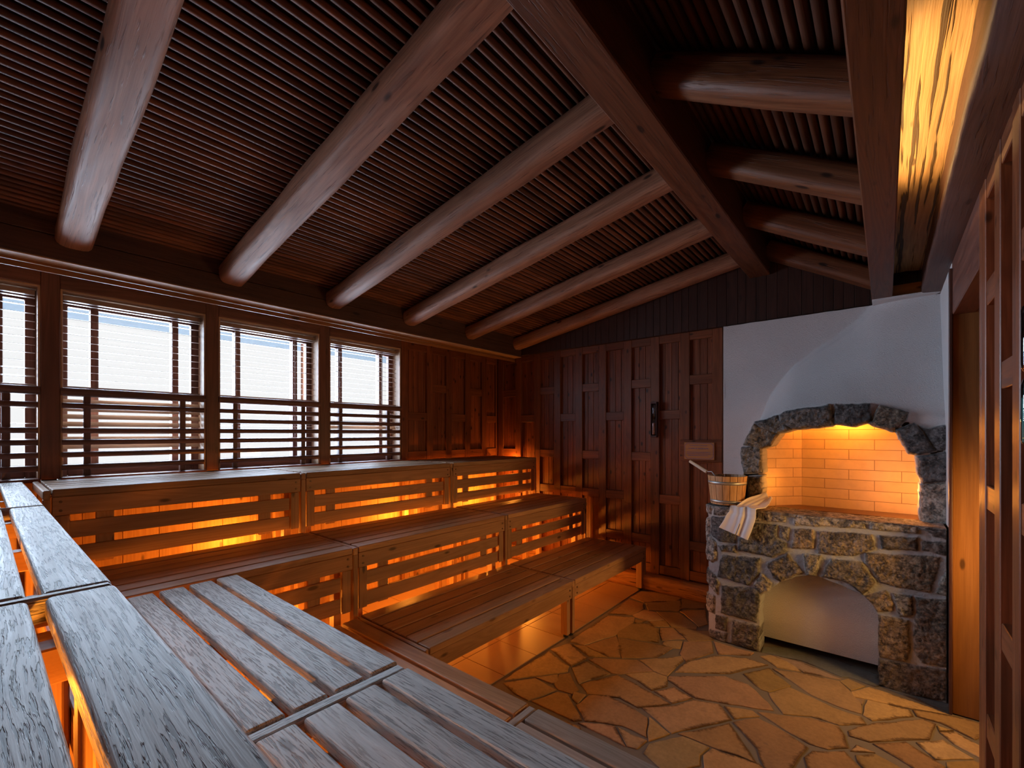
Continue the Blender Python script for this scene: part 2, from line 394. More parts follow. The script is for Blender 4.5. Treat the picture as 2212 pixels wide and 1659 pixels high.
FS2 = [[(280,160),(350,150),(480,190),(580,275),(400,240)],[(370,150),(590,205),(880,330),(600,280)],[(150,285),(350,245),(500,375),(340,420),(280,400)],
[(370,250),(600,285),(860,340),(1020,500),(1020,580),(830,520),(650,440)],[(340,430),(480,380),(660,460),(820,540),(1020,605),(1060,660),(850,660),(650,600),(440,580)],
[(860,340),(920,325),(1060,380),(940,410)],[(940,420),(1080,385),(1400,490),(1680,590),(1380,545),(1050,470),(960,455)],[(960,460),(1040,475),(1025,515)],
[(1030,590),(1040,520),(1060,475),(1370,550),(1410,600),(1100,635)],[(1390,550),(1680,590),(1850,640),(2050,700),(1850,770),(1600,650),(1430,600)],
[(910,700),(1100,650),(1480,620),(1570,655),(1520,770),(1320,770),(1090,790),(930,740)],[(260,565),(430,590),(650,610),(850,670),(905,740),(920,830),(770,835),(640,800),(460,700)],
[(1570,665),(1700,705),(1590,710)],[(1590,715),(1700,710),(1900,820),(1900,910),(1700,800)],[(1420,790),(1620,770),(1845,910),(1560,915)],
[(1110,800),(1340,780),(1640,970),(1500,1040),(1400,975)],[(930,850),(980,805),(1130,870)],[(970,880),(1130,880),(1400,1020),(1100,1060),(990,930)],
[(600,900),(660,850),(890,850),(1020,980),(1080,1080),(640,1060)],[(80,640),(260,610),(460,710),(630,825),(500,980),(480,1020),(320,1000),(250,830)],
[(1640,935),(1845,925),(1980,980),(1660,1010)],
[(880,310),(930,315),(1120,380),(1160,370),(1150,300),(860,190),(600,100),(300,90),(290,130),(590,195)],
[(1180,385),(1680,580),(1680,510),(1640,490),(1200,370)]]
polys = [fl(p, O1, S1) for p in FS1] + [fl(p, O2, S2) for p in FS2]
# a few more stones where only another viewpoint looks
def near_poly(x, y):
    b = 9.0
    for p in polys:
        ins = False; n = len(p)
        for k in range(n):
            (x0, y0), (x1, y1) = p[k], p[(k + 1) % n]; ex, ey = x1 - x0, y1 - y0
            tt = max(0, min(1, ((x - x0) * ex + (y - y0) * ey) / (ex * ex + ey * ey + 1e-9)))
            b = min(b, math.hypot(x - x0 - ex * tt, y - y0 - ey * tt))
            if (y0 > y) != (y1 > y) and x < (x1 - x0) * (y - y0) / (y1 - y0 + 1e-12) + x0: ins = not ins
        if ins: return 0
    return b
fr_ = random.Random(11); n_tr = len(polys)
for rad in (.21, .15, .10):
    for k in range(500):
        cx, cy = fr_.uniform(-1.9 + rad, .95 - rad), fr_.uniform(-.55 + rad, 3.7 - rad)
        if cx > .25 and cy < 2.75: continue
        if near_poly(cx, cy) > rad + .01:
            polys.append([(cx + rad * math.cos(a) * fr_.uniform(.9, 1.1), cy + rad * math.sin(a) * fr_.uniform(.9, 1.1)) for a in [q * math.pi / 3.5 + .3 for q in range(7)]])
vs = []; fs = []; cl = []; ed = []
for p in polys:
    P = [Vector((x, y)) for x, y in p]; c = sum(P, Vector((0, 0))) / len(P)
    area = sum(P[i].x * P[i - 1].y - P[i - 1].x * P[i].y for i in range(len(P)))
    if area > 0: P = P[::-1]
    B = []
    for i in range(len(P)):
        a, b_ = P[i], P[(i + 1) % len(P)]; n = max(1, int((b_ - a).length / .035))
        for k in range(n):
            q = a.lerp(b_, k / n); j = .006
            q = q + Vector((mnoise.noise(Vector((q.x * 9, q.y * 9, 1))), mnoise.noise(Vector((q.x * 9, q.y * 9, 7))))) * j * 1.6
            B.append(q)
    h = random.random(); base = np.array([.48, .315, .155]) * (1 - .5 * h) + np.array([.40, .225, .10]) * .5 * h
    if p is polys[n_tr - 1] or p is polys[n_tr - 2]: base = np.array([.20, .20, .19])  # floor beside the oven, painted grey for the shadow lying there
    elif random.random() < .12: base = np.array([.36, .26, .175])
    base = base * random.uniform(.7, 1.12) * np.array([1, random.uniform(.9, 1.03), random.uniform(.8, 1.1)])
    n0 = len(vs); m = len(B)
    def inset(q, d):
        L = (q - c).length; d = d if d > 0 else d * min(1, L / .08); return c + (q - c) * max(.1, (L - d) / max(L, 1e-4))
    rows = [(.001, -.02, 0), (.001, -.002, 0), (.004, 0, .1), (.05, 0.0006, 1), (.10, .0006, 1.4)]
    for d, z, e in rows:
        for q in B:
            w = inset(q, d); vs.append((w.x, w.y, z)); cl.append((*base, 1)); ed.append(e)
    for r_ in range(len(rows) - 1):
        for k in range(m):
            a = n0 + r_ * m + k; b_ = n0 + r_ * m + (k + 1) % m; fs.append((a, b_, b_ + m, a + m))
    vs.append((c.x, c.y, .0006)); cl.append((*base, 1)); ed.append(1.6)
    for k in range(m): fs.append((n0 + 4 * m + k, n0 + 4 * m + (k + 1) % m, len(vs) - 1))
def attrmesh(name, vs, fs, cl, tint, mat, parent=None, smooth=False):
    org = parent_world(parent) if parent else Vector((0, 0, 0))
    me = bpy.data.meshes.new(name); me.from_pydata([tuple(Vector(v) - org) for v in vs], [], fs)
    a = me.attributes.new('col', 'FLOAT_COLOR', 'POINT'); a.data.foreach_set('color', np.array(cl, 'f').ravel())
    a = me.attributes.new('tint', 'FLOAT', 'POINT'); a.data.foreach_set('value', np.array(tint, 'f'))
    if smooth: me.polygons.foreach_set('use_smooth', [True] * len(me.polygons))
    me.materials.append(mat); me.update(); o = bpy.data.objects.new(name, me); COL.objects.link(o)
    if parent: o.parent = parent
    return o
attrmesh('floor_flagstones', vs, fs, cl, ed, FLAG, floor)

# ---- battened panels (end wall, window wall, right wall)
def panel(wall, edges, levels, conv, zlo, zhi, bw=.095, rng=None, ext=None):
    """edges: left edges of the battens; levels(k): heights of the short cross pieces in bay k"""
    for k, e in enumerate(edges):
        mb = MB(); lo = conv(e, 0, zlo); hi = conv(e + bw, .032, zhi)
        mb.box([min(a, b) for a, b in zip(lo, hi)], [max(a, b) for a, b in zip(lo, hi)], r=.003, axis=2); mb.build('batten', MW['batten'], wall)
        if k + 1 < len(edges):
            for z in levels(k):
                mb = MB(); lo = conv(e + bw, .004, z - .047); hi = conv(edges[k + 1], .032, z + .047)
                mb.box([min(a, b) for a, b in zip(lo, hi)], [max(a, b) for a, b in zip(lo, hi)], r=.003); mb.build('cross_piece', MW['batten'], wall)
def planks(mb, a0, a1, conv, zlo, zhi, w=.072, d0=.032, d1=.06):
    a = a0
    while a < a1 - .005:
        b = min(a + w, a1); lo = conv(a, d0, zlo); hi = conv(b - .0015, d1, zhi)
        mb.box([min(p, q) for p, q in zip(lo, hi)], [max(p, q) for p, q in zip(lo, hi)], r=.003, axis=2); a = b
# end wall (behind the oven too)
cv = lambda a, d, z: (a, YB + d, z)
mb = MB(); planks(mb, -4.25, -1.17, cv, .05, 2.74); mb.box((-4.3, YB + .06, 0), (1.3, YB + .2, 2.8), r=0)
wall_back = struct(mb, 'wall_back', MW['wall'])
be = [-4.161 + .316 * k for k in range(10)]
def lv(k):
    if k % 2 == 1: return [2.655, 1.85, .955] + ([.5] if k in (3, 5) else []) + ([.2] if k > 5 else [])
    L = [2.655, 2.2, 1.4]
    return L + ([.955] if k in (2, 4) else [.505]) + ([.2] if k > 4 else [])
panel(wall_back, be, lv, cv, .10, 2.74)
mb = MB()
x = -4.0
while x < .32:
    w = random.choice((.07, .085, .1)); mb.box((x, YG, 2.685), (x + w - .002, YG + .05, 3.6), r=.002, axis=2); x += w
mb.box((-4.3, YG + .05, 2.74), (1.3, YG + .2, 3.7), r=0)
struct(mb, 'wall_gable', MW['gable'])
mb = MB(); mb.cyl((-4.1, 4.58, .075), (-1.1, 4.58, .075), .1, 20, sq=(5, .15, .16), rings=24, lump=.12)
struct(mb, 'baseboard_back', MW['skirting'])
# window wall: lower cladding, panelled stretch beyond the windows, outer leaf
cw = lambda a, d, z: (XW - d, a, z)
PY = [(-.69, -.60), (.252, .343), (1.166, 1.257), (2.107, 2.206), (3.046, 3.147)]
mb = MB(); planks(mb, -.6, YB + .05, cw, 0.0, 1.335, w=.21, d0=.02, d1=.05)
mb.box((-4.6, YN, 0), (-4.25, 5, 1.34), r=0)
clad = struct(mb, 'wall_window_side_lower', MW['clad'])
mb = MB(); planks(mb, 3.1, YB + .05, cw, 1.335, 2.74)
mb.box((-4.6, 3.14, 1.34), (-4.24, 5, 2.8), r=0)
mb.box((-4.6, YN - .1, 2.64), (-4.36, 5, 3.2), r=0)
for (y0, y1) in PY[:-1]: mb.box((-4.6, y0 + .01, 1.34), (-4.26, y1 - .01, 2.75), r=0)
mb.box((-4.6, -.9, 1.34), (-4.2, -.6, 2.8), r=0)
wl = struct(mb, 'wall_window_side', MW['wall'])
we = [3.05, 3.416, 3.721, 4.048, 4.36, 4.64]
panel(wl, we, lambda k: [2.66, 1.85, 1.4] if k % 2 == 0 else [2.66, 2.2, 1.4], cw, 1.345, 2.74, bw=.09)
for (y0, y1) in PY[:-1]:
    mb = MB(); mb.box((-4.30, y0, 1.352), (XW, y1, 2.74), r=.004, axis=2); mb.build('post', MW['window'], wl)
# ---- windows
WN = [(-.60, .252), (.343, 1.166), (1.257, 2.107), (2.206, 3.046)]
for i, (y0, y1) in enumerate(WN):
    mb = MB(); L = y1 - y0
    fx0, fx1 = -4.375, -4.33
    for (a, b) in ((y0, y0 + .047), (y1 - .062, y1)): mb.box((fx0, a, 1.36), (fx1, b, 2.62), r=.003, axis=2)
    mb.box((fx0, y0 + .047, 2.528), (fx1, y1 - .062, 2.62), r=.003, axis=1); mb.box((fx0, y0 + .047, 1.36), (fx1, y1 - .062, 1.425), r=.003, axis=1)
    win = struct(mb, 'window_%d' % (i + 1), MW['window'])
    ga, gb = y0 + .047, y1 - .062
    m1 = y0 + .161; m2 = y0 + .63 * (L / .823)
    for m_ in (m1, m2):
        mb = MB(); mb.box((-4.385, m_, 1.425), (-4.31, m_ + .042, 2.545), r=.003, axis=2); mb.build('mullion', MW['window'], win)
    for (a, b) in ((ga, m1), (m1 + .042, m2), (m2 + .042, gb)):
        mb = MB(); mb.box((-4.357, a, 1.425), (-4.351, b, 2.545), r=.0005); mb.build('pane', GLASS, win)
    mb = MB(); mb.box((-4.33, y0, 2.61), (XW + .004, y1, 2.74), r=.003, axis=1); mb.build('header', MW['window'], win)
    mb = MB()
    for (a, b) in ((y0, y0 + .012), (y1 - .012, y1)): mb.box((-4.33, a, 1.36), (XW - .006, b, 2.61), r=.002, axis=2)
    mb.box((-4.33, y0 + .012, 2.598), (XW - .006, y1 - .012, 2.61), r=.001, axis=1)
    mb.build('reveal_lining', MW['reveal'], win)
    mb = MB(); mb.box((-4.34, y0, 1.336), (XW + .03, y1, 1.360), r=.003, axis=1); mb.build('sill', MW['window'], win)
# eave and snowy ground outside
mb = MB(); mb.box((-5.052, -3, 2.575), (-5.05, 8, 2.80), r=0); mb.quad([(-5.05, -3, 2.80), (-4.62, -3, 2.95), (-4.62, 8, 2.95), (-5.05, 8, 2.80)], (1, 0, 0), (0, 1, 0))
struct(mb, 'exterior_awning', EAVE)
mb = MB(); mb.quad([(-60, -60, -1.2), (-4.7, -60, -1.2), (-4.7, 60, -1.2), (-60, 60, -1.2)], (1, 0, 0), (0, 1, 0)); struct(mb, 'exterior_ground', SNOW)

# ---- ceiling: two slopes of round dowels on boards
ZB = lambda X: 2.78 + .172 * (X + 3.45)          # underside of the left rafters
ZR = lambda X: 2.80 + .58 * (-.09 - X)           # underside of the right rafters
mb = MB()
th = .155
n = int((3.72 - .93) / .0478)
for k in range(n + 1):
    X = -3.73 + .0478 * k
    z = ZB(X) + th + .0225
    mb.cyl((X, YN, z), (X, YG + .02, z + random.uniform(-.002, .002)), .0155 + random.uniform(-.0015, .001), 8, caps=False)
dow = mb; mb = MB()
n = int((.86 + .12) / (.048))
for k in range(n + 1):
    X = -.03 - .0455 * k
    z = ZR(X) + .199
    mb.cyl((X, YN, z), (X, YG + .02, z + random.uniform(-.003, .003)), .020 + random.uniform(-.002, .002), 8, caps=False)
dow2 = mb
mb = MB()
def slab(mb, pts, t):
    (xa, za), (xb, zb) = pts
    v = [(xa, YN - .1, za), (xb, YN - .1, zb), (xb, 5, zb), (xa, 5, za), (xa, YN - .1, za + t), (xb, YN - .1, zb + t), (xb, 5, zb + t), (xa, 5, za + t)]
    f = [(0, 3, 2, 1), (4, 5, 6, 7), (0, 1, 5, 4), (2, 3, 7, 6), (1, 2, 6, 5), (3, 0, 4, 7)]
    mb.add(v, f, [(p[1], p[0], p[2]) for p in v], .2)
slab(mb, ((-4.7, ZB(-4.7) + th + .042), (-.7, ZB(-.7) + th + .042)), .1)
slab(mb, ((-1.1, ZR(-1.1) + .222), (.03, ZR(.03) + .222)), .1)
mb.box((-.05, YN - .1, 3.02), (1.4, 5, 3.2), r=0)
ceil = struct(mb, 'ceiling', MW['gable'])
dow.build('ceiling_dowels', MW['slat'], ceil); dow2.build('ceiling_dowels', MW['slat_shaded'], ceil)

# ---- beams
def beam(name, shape, mat, label, cat):
    o = thing(name, (0, 0, 0), label, cat); return o
mb = MB(); mb.box((-.97, YN, 3.09), (-.80, YG, 3.5), r=.006, axis=1)
setp(mb.build('ridge_beam', MW['ridge']), 'thick square ridge beam running along the peak of the ceiling', 'beam')
mb = MB(); mb.box((-3.80, YN, 2.664), (-3.69, YG, 2.80), r=.005, axis=1, tint=.5); mb.box((-3.80, YN, 2.802), (-3.69, YG, 2.95), r=.004, axis=1, tint=.45)
setp(mb.build('wall_plate_beam', MW['beam']), 'long dark beam above the windows carrying the log rafters', 'beam')
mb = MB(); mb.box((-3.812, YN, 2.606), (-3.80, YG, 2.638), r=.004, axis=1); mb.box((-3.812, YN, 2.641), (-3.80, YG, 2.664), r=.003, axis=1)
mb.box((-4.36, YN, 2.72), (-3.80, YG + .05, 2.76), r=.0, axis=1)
o = struct(mb, 'trim_1', MW['door'])  # orange pine stands in for the warm glow along the trim
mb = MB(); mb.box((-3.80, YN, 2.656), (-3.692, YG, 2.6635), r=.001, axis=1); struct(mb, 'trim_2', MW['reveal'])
mb = MB(); mb.box((-.082, YN, 2.67), (.039, 4.44, 2.90), r=.005, axis=1); mb.box((-.005, YN, 2.89), (.036, 4.44, 3.02), r=.001, axis=1)  # upper box is an unseen filler, added to stop cove light leaking
setp(mb.build('purlin_beam', MW['ridge']), 'dark square beam on which the short right hand rafters end', 'beam')
# hewn beam at the right: lit soffit, lower log with split edge
t = thing('hewn_wall_beam', (.2, 2, 2.66), 'rough hewn cracked beam lit golden beside the right wall', 'beam')
def rough_strip(mb, ys, prof, tint=.5, amp=.004):
    """a strip along Y with profile points (x,z), wobbling like axe work"""
    vs = []; gs = []; fs = []; m = len(prof)
    for y in ys:
        for q, (x, z) in enumerate(prof):
            a = mnoise.noise(Vector((y * 2.1, q * 1.7, 3))) * amp * 2 + mnoise.noise(Vector((y * 7, q * 2.3, 9))) * amp
            vs.append((x + a, y, z + a)); gs.append((y, q * .06 + 3, x + z))
    for i in range(len(ys) - 1):
        for q in range(m - 1):
            a = i * m + q; fs.append((a, a + 1, a + m + 1, a + m))
    mb.add(vs, fs, gs, tint, True)
ys = [YN + i * (4.46 - YN) / 150 for i in range(151)]
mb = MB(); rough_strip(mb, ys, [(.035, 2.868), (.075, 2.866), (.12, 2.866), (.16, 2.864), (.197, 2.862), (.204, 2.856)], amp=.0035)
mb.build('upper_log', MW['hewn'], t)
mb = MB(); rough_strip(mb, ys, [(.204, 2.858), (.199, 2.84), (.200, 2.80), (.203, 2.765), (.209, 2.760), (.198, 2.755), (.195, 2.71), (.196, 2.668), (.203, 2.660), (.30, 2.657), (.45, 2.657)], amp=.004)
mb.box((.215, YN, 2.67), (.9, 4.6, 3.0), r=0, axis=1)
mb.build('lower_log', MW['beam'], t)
mb = MB(); mb.box((.0, 4.40, 2.66), (.22, 4.44, 2.76), r=.003)
mb.build('end_block', MW['door'], t)

# ---- rafters
RY = [.36, 1.19, 1.985, 2.79, 3.645, 4.50]
near = ['nearest the camera, cut by the top edge of the picture', 'second from the camera, ending over the second window', 'third from the camera, ending above the wide third window', 'fourth from the camera, ending above the last window', 'fifth from the camera, over the panelled wall beside the windows', 'last one, lying against the far gable boards']
for i, Y in enumerate(RY):
    mb = MB(); w = .165 if i < 2 else .15
    x0, x1 = -3.69, -.97
    mb.cyl((x0, Y, ZB(x0) + .075), (x1, Y, ZB(x1) + .075), .07, 28, sq=(3.4, w, .15), rings=50, lump=.09)
    setp(mb.build('log_rafter', MW['rafter']), 'left slope log rafter ' + near[i], 'rafter', 'log rafters of the left roof slope')
near = ['thickest to the eye, nearest the camera', 'second from the camera', 'third from the camera', 'smallest and last, before the gable']
for i, Y in enumerate(RY[2:]):
    mb = MB(); x0, x1 = -.80, -.035
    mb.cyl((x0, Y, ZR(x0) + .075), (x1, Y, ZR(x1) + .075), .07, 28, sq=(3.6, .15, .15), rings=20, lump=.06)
    setp(mb.build('short_rafter', MW['rafter_shaded']), 'short rafter between ridge and right beam, ' + near[i], 'rafter', 'short rafters of the right roof slope')

# ---- right wall: panel, doorway, near wall
cr = lambda a, d, z: (XR + d, a, z)
mb = MB(); planks(mb, YN, 2.69, cr, 0, 2.67); mb.box((XR + .06, YN, 0), (XR + .12, 2.69, 2.67), r=0, axis=2)
mb.box((XR + .0, YN - .3, 2.67), (1.4, 2.6, 2.8), r=0)
wr = struct(mb, 'wall_right', MW['wall'])
re_ = [2.249 - .294 * k for k in range(10)]
def lr(k): return [2.62, 1.85, .955, .2] if k % 2 == 0 else [2.62, 2.2, 1.4, .505]
panel(wr, re_[::-1] + [2.543], lambda k: lr(8 - k), cr, 0, 2.67, bw=.098)
mb = MB(); mb.box((XR, 2.641, 0), (XR + .05, 2.69, 2.67), r=.003, axis=2); mb.build('batten', MW['batten'], wr)
mb = MB(); mb.box((XR + .0, 3.685, 0), (.98, 3.76, 2.36), r=.004, axis=2)
d1 = struct(mb, 'door_1', MW['door'])
mb = MB(); mb.box((XR, 2.69, 2.35), (XR + .10, 3.685, 2.66), r=.004, axis=1); mb.box((XR + .1, 2.69, 2.352), (.98, 3.685, 2.42), r=.002, axis=0); mb.build('door_header', MW['window'], d1)
mb = MB(); mb.box((XR - .014, 3.66, 0), (XR, 3.70, 2.62), r=.002, axis=2); mb.build('edge_trim', MW['darkwood'], d1)
mb = MB(); mb.box((.98, 2.3, 0), (1.06, 3.8, 2.7), r=0, axis=2); mb.box((.36, 2.60, 0), (.98, 2.69, 2.7), r=0, axis=2)
struct(mb, 'wall_hall', MW['door'])
mb = MB(); mb.box((-4.7, YN - .12, 0), (1.4, YN, 3.7), r=0, axis=2); struct(mb, 'wall_near', MW['wall'])
mb = MB(); mb.box((XR, 3.70, 1.06), (XR + .1, 4.66, 2.664), r=0.004, axis=2); mb.box((XR + .02, 3.76, 0), (XR + .1, 4.66, 1.06), r=0)
struct(mb, 'wall_chimney_side', PLASTER)

# ================================================================= BENCHES
def bench(orient, a0, a1, front, ztop, zlow, label, group, boards, bmat, rail0=0, rail1=0, skirt=True, depth=.72, pad=False, bevel=.004, low_rail=.004):
    """orient 'w': runs along Y, faces +X.  orient 'l': runs along X, faces +Y"""
    if orient == 'w': cv = lambda l, d, z: (front - d, l, z)
    else: cv = lambda l, d, z: (l, front - d, z)
    la = 1 if orient == 'w' else 0; da = 1 - la
    def bx(mb, l0, l1, d0, d1, z0, z1, r=.003, axis=None, tint=None):
        lo = cv(l0, d0, z0); hi = cv(l1, d1, z1)
        mb.box([min(p, q) for p, q in zip(lo, hi)], [max(p, q) for p, q in zip(lo, hi)], r=r, axis=axis, tint=tint)
    base = cv((a0 + a1) / 2, depth / 2, 0)
    t = thing('sauna_bench', base, label, 'bench', group)
    s0, s1 = a0 + rail0, a1 - rail1
    d = 0
    for k, (w, g) in enumerate(boards):
        mb = MB(); bx(mb, s0 + .004, s1 - .004, d, d + w, ztop - .036 - (.004 if k == 0 else 0), ztop + random.uniform(-.0012, .0012), r=0 if orient == 'l' else bevel, axis=la)
        bo = mb.build('board', bmat, t)
        if orient == 'l':
            bv = bo.modifiers.new('rounding', 'BEVEL'); bv.width = bevel * 1.15; bv.segments = 4; bv.limit_method = 'ANGLE'; bo.data.polygons.foreach_set('use_smooth', [True] * len(bo.data.polygons)); bv.harden_normals = True
        d += w + g
    mb = MB(); bx(mb, s0 + .002, s1 - .002, .003, .031, ztop - .142, ztop - .042, axis=la); ap = mb.build('apron', MW['apron'], t)
    if orient == 'w':
        for l in (s0 + .035, s1 - .035):
            for z in (ztop - .068, ztop - .116):
                mb = MB(); c = cv(l, .003, z); e = cv(l, -.0015, z); mb.cyl(c, e, .007, 10, tint=.5); mb.build('screw', SCREW, ap)
    for l in (s0 + .12, (s0 + s1) / 2, s1 - .17):
        mb = MB(); bx(mb, l, l + .05, .035, depth - .01, ztop - .10, ztop - .041, axis=da); mb.build('bearer', MW['apron'], t)
    for (l0, l1, on) in ((a0, s0, rail0), (s1, a1, rail1)):
        if not on: continue
        mb = MB(); bx(mb, l0 + .003, l1 - .003, .0 if orient == 'w' else .004, depth, ztop - .05 - low_rail, ztop - low_rail, r=.005, axis=da); mb.build('end_rail', bmat, t)
        if orient == 'w':
            mb = MB(); bx(mb, l0 + .003, l1 - .003, .001, .05, .02, ztop - .052, axis=2); mb.build('post', MW['apron'], t)
            if pad:
                mb = MB(); c = cv((l0 + l1) / 2 + .002, .03, 0); mb.cyl(c, (c[0], c[1], .022), .02, 14); mb.build('foot_pad', BLACK, t)
    if skirt:
        for z0, z1 in ((zlow + .268, zlow + .175), (zlow + .13, zlow + .035)):
            mb = MB(); bx(mb, s0 + .07, s1 - .075, .022, .042, z1, z0, axis=la); mb.build('slat', MW['apron'], t)
        for l0 in (s0 + .012, s1 - .075 + .006):
            mb = MB(); bx(mb, l0, l0 + .06, .012, .05, zlow + .03, ztop - .145, axis=2); mb.build('stile', MW['apron'], t)
        for l0 in (s0 + .18, s1 - .28):
            mb = MB(); bx(mb, l0, l0 + .08, .044, .064, zlow + .02, ztop - .10, axis=2); mb.build('slat_batten', MW['apron'], t)
    if pad:
        for l0 in (s0 + .02, s1 - .06):
            if (rail0 and l0 < (s0 + s1) / 2):
                continue
            mb = MB(); bx(mb, l0, l0 + .045, .012, .075, .02, ztop - .10, axis=2); lg = mb.build('leg', MW['apron'], t)
            mb = MB(); c = cv(l0 + .02, .04, 0); mb.cyl(c, (c[0], c[1], .022), .02, 14); mb.build('foot_pad', BLACK, lg)
    for l0 in (s0 + .03, s1 - .09):
        mb = MB(); bx(mb, l0, l0 + .05, depth - .10, depth - .04, 0, ztop - .10, axis=2); mb.build('leg', MW['apron'], t)
        if not pad:
            mb = MB(); bx(mb, l0, l0 + .05, .08, .14, 0, ztop - .10, axis=2); mb.build('leg', MW['apron'], t)
    return t
WB = [(.105, .011), (.105, .013), (.108, .013), (.108, .013), (.108, .013), (.110, 0)]
LB = [(.099, .020)] * 5 + [(.099, 0)]
gw = 'window side sauna benches'; gl = 'side benches nearest the camera'
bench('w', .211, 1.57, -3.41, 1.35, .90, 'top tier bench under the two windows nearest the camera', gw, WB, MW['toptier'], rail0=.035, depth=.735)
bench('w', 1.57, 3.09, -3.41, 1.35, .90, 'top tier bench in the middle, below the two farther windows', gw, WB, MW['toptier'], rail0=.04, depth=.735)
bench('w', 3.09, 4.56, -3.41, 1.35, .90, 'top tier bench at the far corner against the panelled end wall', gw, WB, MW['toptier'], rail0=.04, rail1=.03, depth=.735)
bench('w', .19, 1.575, -2.68, .90, .45, 'middle tier bench meeting the weathered corner benches', gw, WB, MW['bench'], depth=.70)
bench('w', 1.575, 3.10, -2.68, .90, .45, 'middle tier bench halfway along, brightly lit slats below it', gw, WB, MW['bench'], rail0=.04, depth=.70)
bench('w', 3.10, 4.56, -2.68, .90, .45, 'middle tier bench ending at the panelled end wall', gw, WB, MW['bench'], rail0=.04, rail1=.03, depth=.70)
bench('w', 1.585, 3.10, -1.955, .45, 0, 'low brown bench with a light reflection on its boards', gw, WB, MW['bench'], rail0=.03, skirt=False, depth=.71, pad=True)
bench('w', 3.10, 4.56, -1.955, .45, 0, 'low bench at the far end standing on black feet near the oven', gw, WB, MW['bench'], rail0=.04, rail1=.03, skirt=False, depth=.71, pad=True)
bench('l', -4.13, -2.728, .175, 1.35, .90, 'pale top tier corner bench piece below the nearest window', gl, LB, MW['weath'], depth=.71, bevel=.008)
bench('l', -2.728, -1.214, .175, 1.35, .90, 'grey weathered top bench with wavy cracked boards at the left edge', gl, LB, MW['weath'], rail0=.014, depth=.71, bevel=.009, low_rail=-.001)
bench('l', -1.214, .28, .175, 1.35, .90, 'grey cracked top bench filling the lower left corner of the picture', gl, LB, MW['weath'], rail0=.03, depth=.71, bevel=.009, low_rail=.0)
bench('l', -2.66, -1.228, .885, .90, .45, 'pale weathered middle bench of four wide spaced boards', gl, LB, MW['weath_lit'], depth=.71, bevel=.008)
bench('l', -1.228, .28, .885, .90, .45, 'pale weathered middle bench at the bottom edge of the picture', gl, LB, MW['weath_lit'], rail0=.045, depth=.71, bevel=.008)
bench('l', -2.64, -1.215, 1.57, .45, 0, 'narrow looking low bench of dark boards before the weathered one', gl, LB, MW['bench'], skirt=False, depth=.71, pad=True, bevel=.006)
bench('l', -1.215, .28, 1.57, .45, 0, 'grey brown low bench running out at the bottom edge by the floor', gl, LB, MW['greybrown'], rail0=.045, skirt=False, depth=.71, pad=True, bevel=.006)

# ================================================================= WINDOW GUARDS AND BLINDS
pos = ['first window, cut by the left edge', 'second, widest looking window', 'third window', 'last window by the panelled wall']
RZ = [1.838, 1.755, 1.672, 1.593, 1.51, 1.425]
for i, (y0, y1) in enumerate(WN):
    t = thing('window_guard', (-4.2, (y0 + y1) / 2, 1.36), 'dark wooden guard rail with round bars across the ' + pos[i], 'guard rail', 'guard rails at the windows')
    mb = MB(); mb.cyl((-4.195, y0 - (.0), 1.93), (-4.195, y1 - .002, 1.93), .028, 16); mb.build('top_rail', MW['rail'], t)
    for k, z in enumerate(RZ):
        if k == 1 and i in (0, 1): continue
        mb = MB(); mb.cyl((-4.192, y0 + .006, z), (-4.192, y1 - .011, z), .019, 12); mb.build('bar', MW['rail'], t)
    for y in (y0 + .113, y1 - .166):
        mb = MB(); mb.box((-4.238, y, 1.362), (-4.207, y + .038, 1.91), r=.003, axis=2); mb.build('upright', MW['rail'], t)
    # venetian blind
    b = thing('venetian_blind', (-4.26, (y0 + y1) / 2, 2.55), 'thin slatted blind in the ' + pos[i] + ', ' + ['mostly open', 'lower slats closed', 'all slats open', 'few slats tilted'][i], 'blind', 'blinds in the windows')
    mb = MB(); mb.box((-4.285, y0 + .02, 2.552), (-4.245, y1 - .02, 2.583), r=.002, axis=1); mb.build('head_rail', BLIND, b)
    up = MB(); lo = MB(); k = 0; z = 2.535
    R_ = random.Random(i)
    while z > (1.50 if i == 1 else 1.60):
        tl = R_.choice((0.04, .06, .1, .02)) if z > 1.97 else {0: .15, 1: 1.05, 2: .1, 3: .15}[i]
        if i == 1 and z > 1.97 and k in (2, 4): tl = .28
        if i == 2 and k in (6,): tl = .25
        if i == 3 and (k in (12,) or 15 <= k <= 17): tl = .5 if k == 12 else .95
        if i == 0 and k in (9, 10): tl = .35
        if not (i in (0, 2) and z < 1.9 and k % 2):
            M = mb_ = None
            import mathutils
            Mx = mathutils.Matrix.Translation((-4.264, 0, z)) @ mathutils.Matrix.Rotation(tl, 4, 'Y')
            (lo if tl > .5 else up).box((-.0185, y0 + .016, -.001), (.0185, y1 - .02, .001), r=.0004, axis=1, M=Mx)
        z -= .0512; k += 1
    if up.v: up.build('slats', BLIND, b)
    if lo.v: setp(lo.build('tilted_slats', BLINDW, b), 'tan slats tilted nearly shut')
    mb = MB(); mb.box((-4.275, y0 + .018, 1.962), (-4.253, y1 - .02, 1.972), r=.002, axis=1); mb.build('bottom_rail', BLIND, b)
    mb = MB()
    for y in (y0 + .15, y1 - .2): mb.cyl((-4.262, y, 1.6), (-4.262, y, 2.55), .0012, 6)
    mb.build('cord', BLIND, b)

